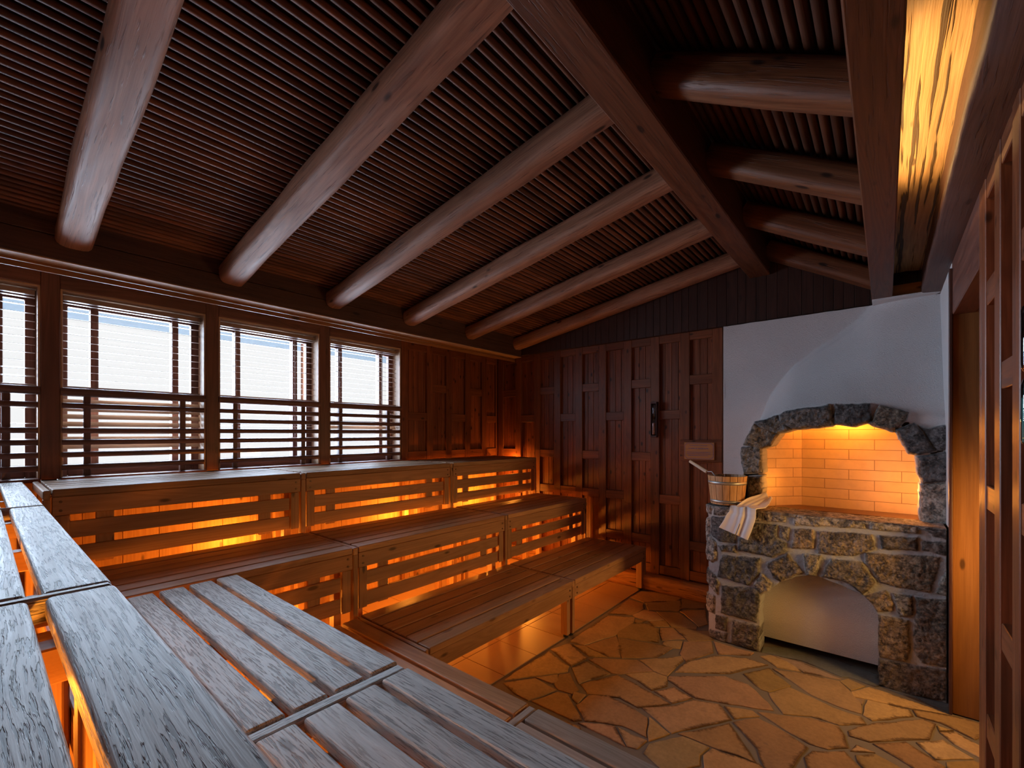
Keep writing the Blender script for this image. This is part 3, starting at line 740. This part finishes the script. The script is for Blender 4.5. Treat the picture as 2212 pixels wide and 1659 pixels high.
# ================================================================= OVEN
oven = thing('sauna_oven', (-.4, 3.95, 0), 'fieldstone sauna oven with arched firebox and white plaster hood', 'oven')
YF = 3.80; RC = .16; XCn = -.98
def front(u):
    if u >= XCn: return (u, YF, 0, -1)
    p = (XCn - u) / RC
    if p <= math.pi / 2: return (XCn - RC * math.sin(p), YF + RC - RC * math.cos(p), -math.sin(p), -math.cos(p))
    return (XCn - RC, YF + RC + (XCn - RC * math.pi / 2 - u), -1, 0)
ug = [-1.22 + .002 * k for k in range(760)]
def pxof(x, y): return CX + F * (x * cT + y * sT) / (-x * sT + y * cT)
upx = [pxof(front(u)[0], front(u)[1]) for u in ug]
i0 = int(np.argmin(upx[:200])); ug_, upx_ = ug[i0:], upx[i0:]
def uz(px, py):
    u = float(np.interp(px, upx_, ug_)); x, y, *_ = front(u); w = -x * sT + y * cT
    return (u, ZC - (py - HOR) * w / F)
def sd_poly(U, Z, poly):
    P = np.array(poly); n = len(P); ins = np.zeros(U.shape, bool); d = np.full(U.shape, 9.)
    for i in range(n):
        ax, ay = P[i]; bx, by = P[(i + 1) % n]
        ex, ey = bx - ax, by - ay; wx, wy = U - ax, Z - ay
        tt = np.clip((wx * ex + wy * ey) / (ex * ex + ey * ey + 1e-12), 0, 1)
        d = np.minimum(d, np.hypot(wx - ex * tt, wy - ey * tt))
        c = ((ay > Z) != (by > Z)) & (U < (bx - ax) * (Z - ay) / (by - ay + 1e-12) + ax); ins ^= c
    return np.where(ins, d, -d)
rs = random.Random(5)
PAL = [(.18, .18, .185), (.145, .144, .148), (.27, .255, .24), (.33, .295, .245), (.215, .175, .135), (.30, .225, .15), (.38, .345, .30), (.16, .138, .12)]
MORT = (.46, .475, .48, 1)
def stonewall(name, polys, cols, u0, u1, z0, z1, step, mp, hole=None, keep=None, T=.017, depth=.16, parent=None, jag=.008):
    nu = int((u1 - u0) / step) + 1; nz = int((z1 - z0) / step) + 1
    U, Z = np.meshgrid(np.linspace(u0, u1, nu), np.linspace(z0, z1, nz), indexing='ij')
    # wobble so that stone outlines are irregular
    Uw = U.copy(); Zw = Z.copy()
    for i in range(nu):
        for j in range(nz):
            v = Vector((U[i, j] * 14, Z[i, j] * 14, 2.0)); w = Vector((U[i, j] * 45, Z[i, j] * 45, 5.0))
            Uw[i, j] += (mnoise.noise(v) + .45 * mnoise.noise(w)) * jag; Zw[i, j] += (mnoise.noise(v + Vector((40, 0, 0))) + .45 * mnoise.noise(w + Vector((40, 0, 0)))) * jag
    grow = .0; best = np.full(U.shape, -9.); who = np.zeros(U.shape, int)
    for k, p in enumerate(polys):
        d = sd_poly(Uw, Zw, p) + grow; m = d > best; best[m] = d[m]; who[m] = k
    mask = np.ones(U.shape, bool)
    if hole is not None: mask &= sd_poly(Uw, Zw, hole) < 0
    if keep is not None: mask &= best > -keep
    vs = []; cl = []; ti = []
    offs = [rs.uniform(-.006, .008) for _ in polys]
    for i in range(nu):
        for j in range(nz):
            d = best[i, j]; k = who[i, j]
            s = 1 - math.exp(-max(d, 0) / .0055)
            h = T * s + (offs[k] * s if d > 0 else 0)
            q = Vector((U[i, j] * 10 + k * 3, Z[i, j] * 10, k)); h += s * (.009 * mnoise.noise(q) + .006 * mnoise.noise(q * 3.1) + .0045 * mnoise.noise(q * 8)) 
            h += .003 * mnoise.noise(Vector((U[i, j] * 30, Z[i, j] * 30, 0)))
            vs.append(mp(U[i, j], Z[i, j], h)); w = min(1, max(0, (d + .002) / .005)); ti.append(w)
            c = cols[k]; cl.append(tuple(c[a] * w + MORT[a] * (1 - w) for a in range(3)) + (1,))
    fs = []
    for i in range(nu - 1):
        for j in range(nz - 1):
            if mask[i, j] and mask[i + 1, j] and mask[i, j + 1] and mask[i + 1, j + 1]:
                a = i * nz + j; fs.append((a, a + nz, a + nz + 1, a + 1))
    ob = attrmesh(name, vs, fs, cl, ti, STONE, parent, True)
    bm = bmesh.new(); bm.from_mesh(ob.data)
    bmesh.ops.delete(bm, geom=[v for v in bm.verts if not v.link_faces], context='VERTS')
    be_ = [e for e in bm.edges if e.is_boundary]
    for _ in range(5):
        mv = {}
        for v in bm.verts:
            nb = [e.other_vert(v) for e in v.link_edges if e.is_boundary]
            if len(nb) == 2: mv[v] = v.co * .5 + (nb[0].co + nb[1].co) * .25
        for v, c in mv.items():
            if z0 + .01 < v.co.z < z1 - .008: v.co = c
    r = bmesh.ops.extrude_edge_only(bm, edges=be_)
    for v in r['geom']:
        if isinstance(v, bmesh.types.BMVert): v.co.y += depth
    bmesh.ops.recalc_face_normals(bm, faces=bm.faces)
    bm.to_mesh(ob.data); bm.free(); ob.data.polygons.foreach_set('use_smooth', [True] * len(ob.data.polygons))
    return ob
A7 = (1480, 1050, 1994 / 732)
def p7(L): return [uz(A7[0] + x / A7[2], A7[1] + y / A7[2]) for x, y in L]
SF = [([(175,100),(290,105),(330,150),(320,172),(170,170)],2),([(340,110),(430,130),(400,205),(320,190)],3),([(430,130),(592,145),(590,215),(405,205)],6),([(632,155),(1057,190),(1060,250),(640,230)],3),([(1078,190),(1378,212),(1370,280),(1085,255)],3),
([(1395,215),(1562,235),(1558,318),(1460,300),(1400,255)],7),([(160,175),(285,185),(300,260),(300,335),(200,325),(155,280)],0),([(380,212),(540,228),(545,300),(600,335),(600,380),(510,420),(310,380),(310,312),(350,285)],0),
([(552,232),(615,242),(605,330),(560,300)],2),([(640,250),(760,250),(765,370),(625,370)],5),([(785,262),(1105,285),(1118,370),(990,415),(780,395)],4),([(1145,290),(1370,300),(1370,380),(1155,370)],4),
([(1395,322),(1558,328),(1555,410),(1390,380)],7),([(190,348),(300,345),(300,390),(215,385)],2),([(214,402),(440,420),(440,520),(370,585),(190,530)],1),([(475,460),(605,395),(700,510),(560,565),(515,540)],4),
([(685,395),(800,405),(770,535),(715,525)],3),([(860,425),(1045,445),(1130,570),(1050,645),(960,570),(800,530)],4),([(1057,390),(1505,415),(1500,480),(1440,625),(1330,610),(1150,570),(1060,440)],5),([(1545,480),(1545,650),(1470,635)],3),
([(405,580),(450,505),(515,570),(490,620),(440,635)],3),([(215,585),(435,600),(440,700),(425,805),(210,745)],1),([(1055,650),(1180,610),(1230,700),(1225,735),(1130,740)],5),([(1210,625),(1345,650),(1340,760),(1260,765)],3),
([(1360,655),(1545,668),(1545,1070),(1390,1040),(1340,960)],4),([(1132,755),(1310,780),(1330,970),(1300,1035),(1132,1000)],5),([(1130,1010),(1300,1042),(1545,1080),(1540,1262),(1300,1230),(1130,1165)],4),([(280,785),(440,822),(436,972),(268,922)],7),
([(180,752),(248,768),(245,855),(175,835)],7),([(152,838),(248,862),(238,922),(145,888)],2),([(136,180),(152,180),(150,280),(185,330),(188,430),(166,455),(136,430)],6),([(136,470),(180,520),(200,560),(195,640),(160,600),(136,560)],3),([(132,620),(180,645),(176,750),(132,735)],6),([(136,100),(165,105),(158,165),(136,160)],2)]
polys = [p7(p) for p, _ in SF]; cols = [tuple(c * q_ for c in PAL[k]) for (_, k), q_ in zip(SF, [rs.uniform(.8, 1.15) for _ in SF])]
for (a, b, c_, d) in [(-1.25,-1.50,.05,.25),(-1.25,-1.55,.28,.5),(-1.26,-1.5,.53,.75),(-1.25,-1.55,.78,1.02),(-1.55,-1.8,.05,.35),(-1.58,-1.8,.4,.72),(-1.58,-1.8,.76,1.02)]:
    polys.append([(b, c_), (a, c_), (a, d), (b, d)]); cols.append(PAL[rs.randrange(8)])
hole = p7([(440,1010),(440,860),(444,700),(447,645),(482,630),(520,598),(560,568),(640,542),(720,526),(800,536),(900,578),(1000,622),(1050,648),(1098,698),(1130,742),(1136,850),(1140,1250)]) 
hole = hole[:-1] + [(hole[-2][0] + .002, -.2), (hole[0][0], -.2)]
mpb = lambda u, z, h: (front(u)[0] + front(u)[2] * h, front(u)[1] + front(u)[3] * h, z)
stonewall('stone_base', polys, cols, -1.80, .285, .0, 1.062, .0045, mpb, hole=hole, depth=.17, parent=oven)
# counter slab of rough stones
NX, NY = 130, 60; vs = []; cl = []; ti = []; fs = []
outl = [front(u) for u in np.linspace(-1.23, .285, NX)]
for i in range(NX):
    x, y, nx_, ny_ = outl[i]
    for j in range(NY):
        tt = j / (NY - 1); yy = y * (1 - tt) + 4.56 * tt; xx = x
        q = Vector((xx * 7, yy * 7, 0)); e = 1 if j == 0 else 0
        yy2 = yy - (.022 + .012 * mnoise.noise(q * 2)) * (1 - tt) ** 8
        zz = 1.068 + .007 * mnoise.noise(q) + .005 * mnoise.noise(q * 3) - .02 * (1 if j == 0 else 0) - (.028 if yy > 4.06 and -.82 < xx < .22 else 0)
        vs.append((xx, yy2, zz)); c = PAL[(int(xx * 3.1 + 20) * 7) % 4 + 2]; cl.append((*c, 1)); ti.append(1)
for i in range(NX - 1):
    for j in range(NY - 1):
        a = i * NY + j; fs.append((a, a + NY, a + NY + 1, a + 1))
attrmesh('counter_top', vs, fs, cl, ti, STONE, oven, True)
# arch stones
A6 = (1480, 550, 2024 / 732); YA = 4.03
def p6(L): return [onY(A6[0] + x / A6[2], A6[1] + y / A6[2], YA) for x, y in L]
AR = [([(375,1322),(458,1326),(458,1520),(370,1520)],7),([(335,1150),(450,1142),(462,1180),(458,1310),(345,1305),(326,1200)],2),([(345,1138),(405,1008),(560,1075),(510,1147),(450,1165)],4),([(408,1002),(548,960),(640,1047),(548,1070),(440,1035)],0),
([(555,962),(600,932),(862,898),(887,1022),(640,1045),(560,1000)],0),([(890,893),(1105,890),(1112,1002),(1000,1026),(890,1012)],1),([(1165,898),(1337,938),(1322,985),(1245,1062),(1090,1012),(1112,990)],4),([(1255,1047),(1370,1003),(1500,1170),(1400,1200),(1330,1192)],1),
([(1385,1010),(1430,1038),(1600,1010),(1600,1165),(1500,1170)],0),([(1385,1207),(1600,1170),(1600,1350),(1420,1372),(1390,1300)],1),([(1405,1377),(1600,1355),(1600,1640),(1410,1640)],6)]
polys = [p6(p) for p, _ in AR]; cols = [tuple(c * q_ for c in PAL[k]) for (_, k), q_ in zip(AR, [rs.uniform(.75, 1.0) for _ in AR])]
mpa = lambda u, z, h: (u, YA + .02 - h, z)
stonewall('stone_arch', polys, cols, -.93, .305, 1.04, 1.90, .0042, mpa, keep=.006, depth=.24, parent=oven, T=.03, jag=.008)
# firebox
def brickwall(name, a, b, z0, z1):
    mb = MB(); a = Vector(a); b = Vector(b); L = (b - a).length
    ps = [(a.x, a.y, z0), (b.x, b.y, z0), (b.x, b.y, z1), (a.x, a.y, z1)]
    mb.add(ps, [(0, 1, 2, 3)], [(0, 0, 0), (L, 0, 0), (L, z1 - z0, 0), (0, z1 - z0, 0)], .5); return mb.build(name, BRICK, oven)
fb0, fb1 = 1.045, 1.045 + .0797 * 11
brickwall('firebox_side', (-.812, 4.16), (-.542, 4.45), fb0, 1.70)
brickwall('firebox_back', (-.542, 4.45), (.26, 4.45), fb0, fb1)
brickwall('firebox_side', (.26, 4.45), (.26, 4.10), fb0, 1.5)
mb = MB(); vp = [(-.83, 1.50), (-.76, 1.62), (-.62, 1.70), (-.42, 1.765), (-.21, 1.785), (0, 1.745), (.13, 1.65), (.20, 1.54), (.265, 1.45)]
for i in range(len(vp) - 1):
    (xa, za), (xb, zb) = vp[i], vp[i + 1]
    mb.add([(xa, 4.09, za), (xb, 4.09, zb), (xb, 4.46, zb), (xa, 4.46, za)], [(0, 1, 2, 3)], [(i * .2, 0, 0), (i * .2 + .2, 0, 0), (i * .2 + .2, .37, 0), (i * .2, .37, 0)], .5)
mb.build('firebox_roof', BRICK, oven)
mb = MB(); mb.box((-.70, 4.09, 1.035), (.205, 4.44, 1.052), r=.004, axis=0); mb.box((-.70, 4.085, 1.045), (.205, 4.10, 1.066), r=.003, axis=0); mb.build('hearth_lid', LID, oven)
# lower recess: plaster panel over a dark slot
mb = MB(); lo = onY(1645, 1370, 3.95)[1]
nx = 24; vs = []; gs = []; fs = []
for i in range(nx + 1):
    X = -.80 + .84 * i / nx
    for (z, dy) in ((.062, .004), (.075, 0), (.35, -.012), (.75, .0)):
        vs.append((X, 3.95 + dy, z)); gs.append((X, z, 0))
for i in range(nx):
    for j in range(3):
        a = i * 4 + j; fs.append((a, a + 4, a + 5, a + 1))
mb.add(vs, fs, gs, .5, True); mb.box((-.80, 3.956, .062), (.04, 4.02, .5), r=.004)
mb.build('plaster_panel', PLASTER, oven)
# hood: plaster sweeping from the flat wall out to the arch
Cx = [-1.3, -.905, -.87, -.80, -.64, -.46, -.33, -.15, -.05, .10, .32]; Cz = [1.2, 1.45, 1.78, 1.98, 2.22, 2.37, 2.45, 2.60, 2.76, 2.90, 3.0]
ap_ = [(1600,1000),(1612,950),(1625,915),(1682,893),(1700,886),(1790,873),(1825,869),(1880,872),(1900,874),(1962,887),(1985,914),(2052,912)]
aq = [onY(x, y, YA) for x, y in ap_]; Ax = [p[0] for p in aq]; Az = [p[1] for p in aq]
Cs = np.interp(np.linspace(-1.184, .303, 150), Cx, Cz); Cs = np.convolve(np.pad(Cs, 9, 'edge'), np.hanning(21)[1:-1] / np.hanning(21).sum(), 'valid')
gxx = np.linspace(-1.184, .303, 150); As = np.where(gxx > Ax[0], np.interp(gxx, Ax, Az), 1.2); As[gxx > .02] = np.interp(gxx[gxx > .02], [.02, .31], [1.84, 1.74]); As = np.convolve(np.pad(As, 9, 'edge'), np.hanning(21)[1:-1] / np.hanning(21).sum(), 'valid')
vs = []; fs = []; gx = np.linspace(-1.184, .303, 150); gz = np.linspace(1.06, 2.668, 150); msk = np.ones((150, 150), bool)
for i, X in enumerate(gx):
    c = float(Cs[i]); a = float(np.interp(X, Ax, Az)) if X > Ax[0] else 1.2
    for j, Z in enumerate(gz):
        d = 0
        if X > -.905:
            u = min(1, max(0, (c - Z) / max(.05, c - float(As[i]))))
            s = u ** .95 * (1 - .12 * math.sin(math.pi * u)); s = s * min(1.0, u / .12) ** .5 if u < .12 else s
            d = .475 * s
        if Z < a - .085 and X > Ax[0] + .02: msk[i, j] = False
        y = 4.55 - d + .006 * mnoise.noise(Vector((X * 4, Z * 4, 0)))
        vs.append((X, y, Z + (.0 if Z < 2.66 else .004 * mnoise.noise(Vector((X * 9, 0, 0))))))
for i in range(149):
    for j in range(149):
        if msk[i, j] and msk[i + 1, j] and msk[i, j + 1] and msk[i + 1, j + 1]:
            a = i * 150 + j; fs.append((a, a + 150, a + 151, a + 1))
hood = attrmesh('hood', vs, fs, [(1, 1, 1, 1)] * len(vs), [1] * len(vs), PLASTER, oven, True)
mb = MB(); mb.box((-1.186, 4.55, .0), (-1.17, 4.68, 2.67), r=.002, axis=2); mb.build('hood_return', PLASTER, oven)
mb = MB(); mb.box((-.08, 4.36, 2.655), (.30, 4.6, 2.672), r=.002); mb.build('hood_cap', PLASTER, oven)

# ---- bucket, ladle, towel
bc = (-.992, 3.92, 1.082)
bk = thing('sauna_bucket', bc, 'pale wooden stave bucket with metal hoops on the oven ledge', 'bucket')
NS = 16
mb = MB()
for k in range(NS):
    a0 = 2 * math.pi * k / NS + .015; a1 = 2 * math.pi * (k + 1) / NS - .015
    vs = []; gs = []
    for (z, r) in ((0, .123), (.228, .147)):
        for q in range(4):
            a = a0 + (a1 - a0) * q / 3
            for rr in (r, r - .014): vs.append((bc[0] + rr * math.cos(a), bc[1] + rr * math.sin(a), bc[2] + z)); gs.append((z + k * 3.1, a * .14, rr))
    fs = []
    for q in range(3):
        o_, i_ = q * 2, q * 2 + 1
        fs += [(o_, o_ + 2, o_ + 10, o_ + 8), (i_, i_ + 8, i_ + 10, i_ + 2), (o_ + 8, o_ + 10, i_ + 10, i_ + 8), (o_, i_, i_ + 2, o_ + 2)]
    fs += [(0, 8, 9, 1), (6, 7, 15, 14)]
    mb.add(vs, fs, gs)
mb.build('staves', MW['stave'], bk)
mb = MB(); mb.lathe(bc, [(0, .02), (.112, .02)], 24); mb.build('bottom', MW['stave'], bk)
mb = MB(); mb.lathe(bc, [(0, .15), (.124, .15)], 28); mb.build('liner', HOOP, bk)
for z0, z1 in ((.012, .036), (.160, .186)):
    f_ = lambda z: .123 + .024 * z / .228 + .0015
    mb = MB(); mb.lathe(bc, [(f_(z0) - .002, z0), (f_(z0), z0), (f_(z1), z1), (f_(z1) - .002, z1)], 40); mb.build('hoop', HOOP, bk)
q = onY(1490, 996, 3.99); p_top = Vector((q[0], 3.99, q[1])); q = onY(1526, 1020, 3.96); p_mid = Vector((q[0], 3.96, q[1] + .004))
ld = thing('ladle', p_mid, 'pale handled ladle leaning out of the stave bucket', 'ladle')
mb = MB(); mb.cyl(p_top, p_mid, .0125, 14, r1=.0145, rings=4); mb.build('handle', MW['handle'], ld)
mb = MB(); p_end = p_mid + Vector((.045, -.01, .004)); mb.cyl(p_mid, p_end, .004, 8); mb.cyl(p_end, p_end + Vector((.05, -.015, -.055)), .004, 8); mb.build('neck', METAL, ld)
# towel
def P3(px, py, Y): q = onY(px, py, Y); return Vector((q[0], Y, q[1]))
LT = [P3(1652,1065,4.03), P3(1634,1070,3.97), P3(1613,1077,3.89), P3(1592,1092,3.785), P3(1572,1108,3.745), P3(1563,1124,3.735), P3(1553,1139,3.73)]
RT = [P3(1668,1078,4.00), P3(1662,1088,3.93), P3(1652,1098,3.85), P3(1636,1102,3.77), P3(1632,1122,3.735), P3(1624,1145,3.725), P3(1615,1167,3.72)]
BT = [P3(1660,1072,4.02), P3(1642,1082,3.95), P3(1627,1090,3.87), P3(1610,1099,3.785), P3(1603,1115,3.742), P3(1597,1134,3.73), P3(1589,1155,3.725)]
def sp(L, t):
    n = len(L) - 1; x = min(t * n, n - 1e-6); i = int(x); f = x - i
    g = lambda k: L[max(0, min(n, k))]
    a, b, c, d = g(i - 1), g(i), g(i + 1), g(i + 2)
    return .5 * ((2 * b) + (c - a) * f + (2 * a - 5 * b + 4 * c - d) * f * f + (3 * b - a - 3 * c + d) * f ** 3)
NU, NV = 44, 60; vs = []; fs = []
for i in range(NV + 1):
    t = i / NV
    l, m_, r_ = sp(LT, t), sp(BT, t), sp(RT, t)
    for k in range(NU + 1):
        s = k / NU
        p = l * (1 - s) * (1 - 2 * s) + m_ * 4 * s * (1 - s) + r_ * s * (2 * s - 1)
        amp = .0065 * min(1, t * 2 + .3)
        fo = math.cos((s - .52) * 22) * math.exp(-((s - .52) / .22) ** 2) + .7 * math.cos(s * 13 + 1.2)
        p = p + Vector((0, -1, .35)) * amp * fo
        p.z += .012 * math.exp(-(t / .1) ** 2) * math.sin(s * 9)
        if t < .62: p.z = max(p.z, 1.082 + .004 * (1 + math.sin(s * 12)))
        vs.append(tuple(p))
for i in range(NV):
    for k in range(NU):
        if i > NV - 12 and k == 22: continue
        a = i * (NU + 1) + k; fs.append((a, a + 1, a + NU + 2, a + NU + 1))
me = bpy.data.meshes.new('towel'); me.from_pydata(vs, [], fs); me.materials.append(TOWEL); me.polygons.foreach_set('use_smooth', [True] * len(fs))
tw = bpy.data.objects.new('towel', me); COL.objects.link(tw)
sd = tw.modifiers.new('thickness', 'SOLIDIFY'); sd.thickness = .007; sd.offset = 0
setp(tw, 'white towel draped over the edge of the stone oven ledge', 'towel')

# ---- sand timers, sign
def timer(loc, rot, label, sandm, upper):
    """case back lies at local y=0, front towards -y; height .375"""
    t = thing('sand_timer', loc, label, 'sand timer'); t.rotation_euler = (0, 0, rot)
    def part(mb, name, mat, par=None):
        me_o = mb.build(name, mat); me_o.parent = par or t; return me_o
    mb = MB(); mb.box((-.034, -.014, 0), (.034, 0, .378), r=.003, axis=2)
    ew, ed = (.034, .05) if not upper else (.012, .04)
    mb.box((-ew, -ed, 0), (ew, -.014, .02), r=.003, axis=0); mb.box((-ew, -ed, .358), (ew, -.014, .378), r=.003, axis=0)
    if not upper:
        for q in (-1, 1): mb.box((q * .034 - .004 * (1 + q), -.05, .02), (q * .034 + .004 * (1 - q), -.014, .358), r=.002, axis=2)
    part(mb, 'case', MW['darkwood'])
    mb = MB()
    prof = [(.004, .022), (.016, .026), (.0185, .034), (.0185, .165), (.015, .178), (.0035, .188), (.015, .199), (.0185, .212), (.0185, .343), (.016, .352), (.004, .356)]
    mb.lathe((0, -.034, 0), prof, 24); g = part(mb, 'glass_bulbs', TIMERGLASS)
    mb = MB(); h = .15 if not upper else .135
    mb.lathe((0, -.034, 0), [(0, .026), (.0165, .030), (.0168, h), (0, h + .004)], 20); part(mb, 'sand', sandm)
    return t
timer((-1.897, YB, 1.612), 0, 'narrow dark sand timer fixed to a batten of the end wall', SANDR, False)
timer((XR - .002, 1.588, 1.60), -math.pi / 2, 'large looking sand timer with green sand at the right edge', SAND, True)
sg = thing('sauna_sign', (-1.43, YB, 1.37), 'small wooden plaque with lilac lettering beside the plaster hood', 'sign')
mb = MB(); mb.box((-1.627, 4.638, 1.37), (-1.222, YB - .0005, 1.587), r=.003, axis=0); mb.build('backing_board', MW['batten'], sg)
mb = MB(); mb.box((-1.578, 4.622, 1.391), (-1.288, 4.6378, 1.562), r=.002, axis=0); pq = mb.build('plaque', MW['sign'], sg)
mb = MB(); yy = 4.6216
def bar(mb, x0, z0, x1, z1, w):
    d = Vector((x1 - x0, 0, z1 - z0)); n_ = Vector((-d.z, 0, d.x)).normalized() * w / 2
    a, b = Vector((x0, yy, z0)), Vector((x1, yy, z1)); e = Vector((0, .0012, 0))
    v = [a - n_, b - n_, b + n_, a + n_]; v = [p - Vector((0, .0004, 0)) for p in v] + [p + e for p in v]
    mb.add(v, [(0, 1, 2, 3), (4, 7, 6, 5), (0, 4, 5, 1), (1, 5, 6, 2), (2, 6, 7, 3), (3, 7, 4, 0)], [(0, 0, 0)] * 8, .5)
xa, xb, za, zb, cc = -1.570, -1.296, 1.400, 1.554, .022
oc = [(xa + cc, zb), (xb - cc, zb), (xb, zb - cc), (xb, za + cc), (xb - cc, za), (xa + cc, za), (xa, za + cc), (xa, zb - cc)]
for i in range(8): bar(mb, *oc[i], *oc[(i + 1) % 8], .004)
mb.build('border_line', INK, pq)
mb = MB(); rr = random.Random(3)
for (z, x0, x1, hgt, gap) in ((1.531, -1.522, -1.352, .005, .003), (1.502, -1.532, -1.338, .010, .007), (1.464, -1.552, -1.322, .006, .003), (1.448, -1.552, -1.322, .006, .003), (1.431, -1.535, -1.345, .006, .003)):
    x = x0
    while x < x1:
        w = rr.uniform(.004, .012); bar(mb, x, z + rr.uniform(-.0006, .0006), min(x + w, x1), z, hgt * rr.uniform(.75, 1)); x += w + gap * rr.uniform(.5, 1)
mb.build('lettering', INK, pq)

# ================================================================= LIGHT
def light(typ, name, loc, energy, col, size=.1, rot=None, size_y=None, spot=None):
    l = bpy.data.lights.new(name, typ); o = bpy.data.objects.new(name, l); COL.objects.link(o); o.location = loc
    l.energy = energy; l.color = col
    if typ == 'AREA':
        l.shape = 'RECTANGLE'; l.size = size; l.size_y = size_y or size
    else: l.shadow_soft_size = size
    if rot: o.rotation_euler = rot
    return o
DAY = (.62, .78, 1.0)
for i, (y0, y1) in enumerate(WN):
    o = light('AREA', 'daylight_window', (-4.56, (y0 + y1) / 2, 2.0), 78, DAY, size=1.15, size_y=.84, rot=(0, -math.pi / 2, 0))
AMB = (1.0, .31, .03)
for (x, y, z, e, s) in [(-3.95, 1.35, .75, 12, .05), (-3.95, 2.95, .75, 12, .05), (-3.95, 4.2, .80, 14, .05), (-3.85, 4.615, 1.28, 5, .02),
                        (-3.2, 1.3, .30, 10, .05), (-3.2, 2.6, .28, 16, .05), (-3.1, 3.95, .28, 18, .05),
                        (-1.9, -.15, .9, 26, .05), (-.75, -.15, .9, 22, .05), (-2.3, .5, .25, 8, .05)]:
    light('POINT', 'bench_lamp', (x, y, z), e, AMB, s)
light('POINT', 'firebox_lamp_and_fill', (-.22, 4.20, 1.715), 10, (1.0, .31, .03), .04)
light('POINT', 'firebox_lamp_and_fill', (.15, 4.17, 1.25), 4.5, (1.0, .32, .035), .06)  # added low fill that evens out the brick, not a real lamp
light('POINT', 'firebox_lamp_and_fill', (-.66, 4.16, 1.25), .6, (1.0, .32, .035), .06)  # another unseen fill, added behind the left jamb
light('AREA', 'cove_lamp', (.043, 2.3, 2.75), 4.4, (1.0, .60, .22), size=.03, size_y=1.1, rot=(0, -math.pi * .74, 0))
light('AREA', 'hall_lamp', (.96, 3.40, .80), 18, (1.0, .53, .15), size=1.2, size_y=.4, rot=(0, math.radians(78), 0)).data.spread = math.radians(125)

w = bpy.data.worlds.new('sky'); SC.world = w; w.use_nodes = True
bg = w.node_tree.nodes['Background']; bg.inputs[0].default_value = (.98, .99, 1.0, 1); bg.inputs[1].default_value = .76

SC.view_settings.view_transform = 'Standard'; SC.view_settings.look = 'None'; SC.view_settings.gamma = 1
SC.view_settings.exposure = 0.35
SC.view_settings.use_curve_mapping = False
SC.cycles.use_adaptive_sampling = True; SC.cycles.adaptive_threshold = 0.06; SC.cycles.adaptive_min_samples = 24; SC.cycles.max_bounces = 8; SC.cycles.diffuse_bounces = 4; SC.cycles.transparent_max_bounces = 16
SC.cycles.sample_clamp_indirect = 4.0
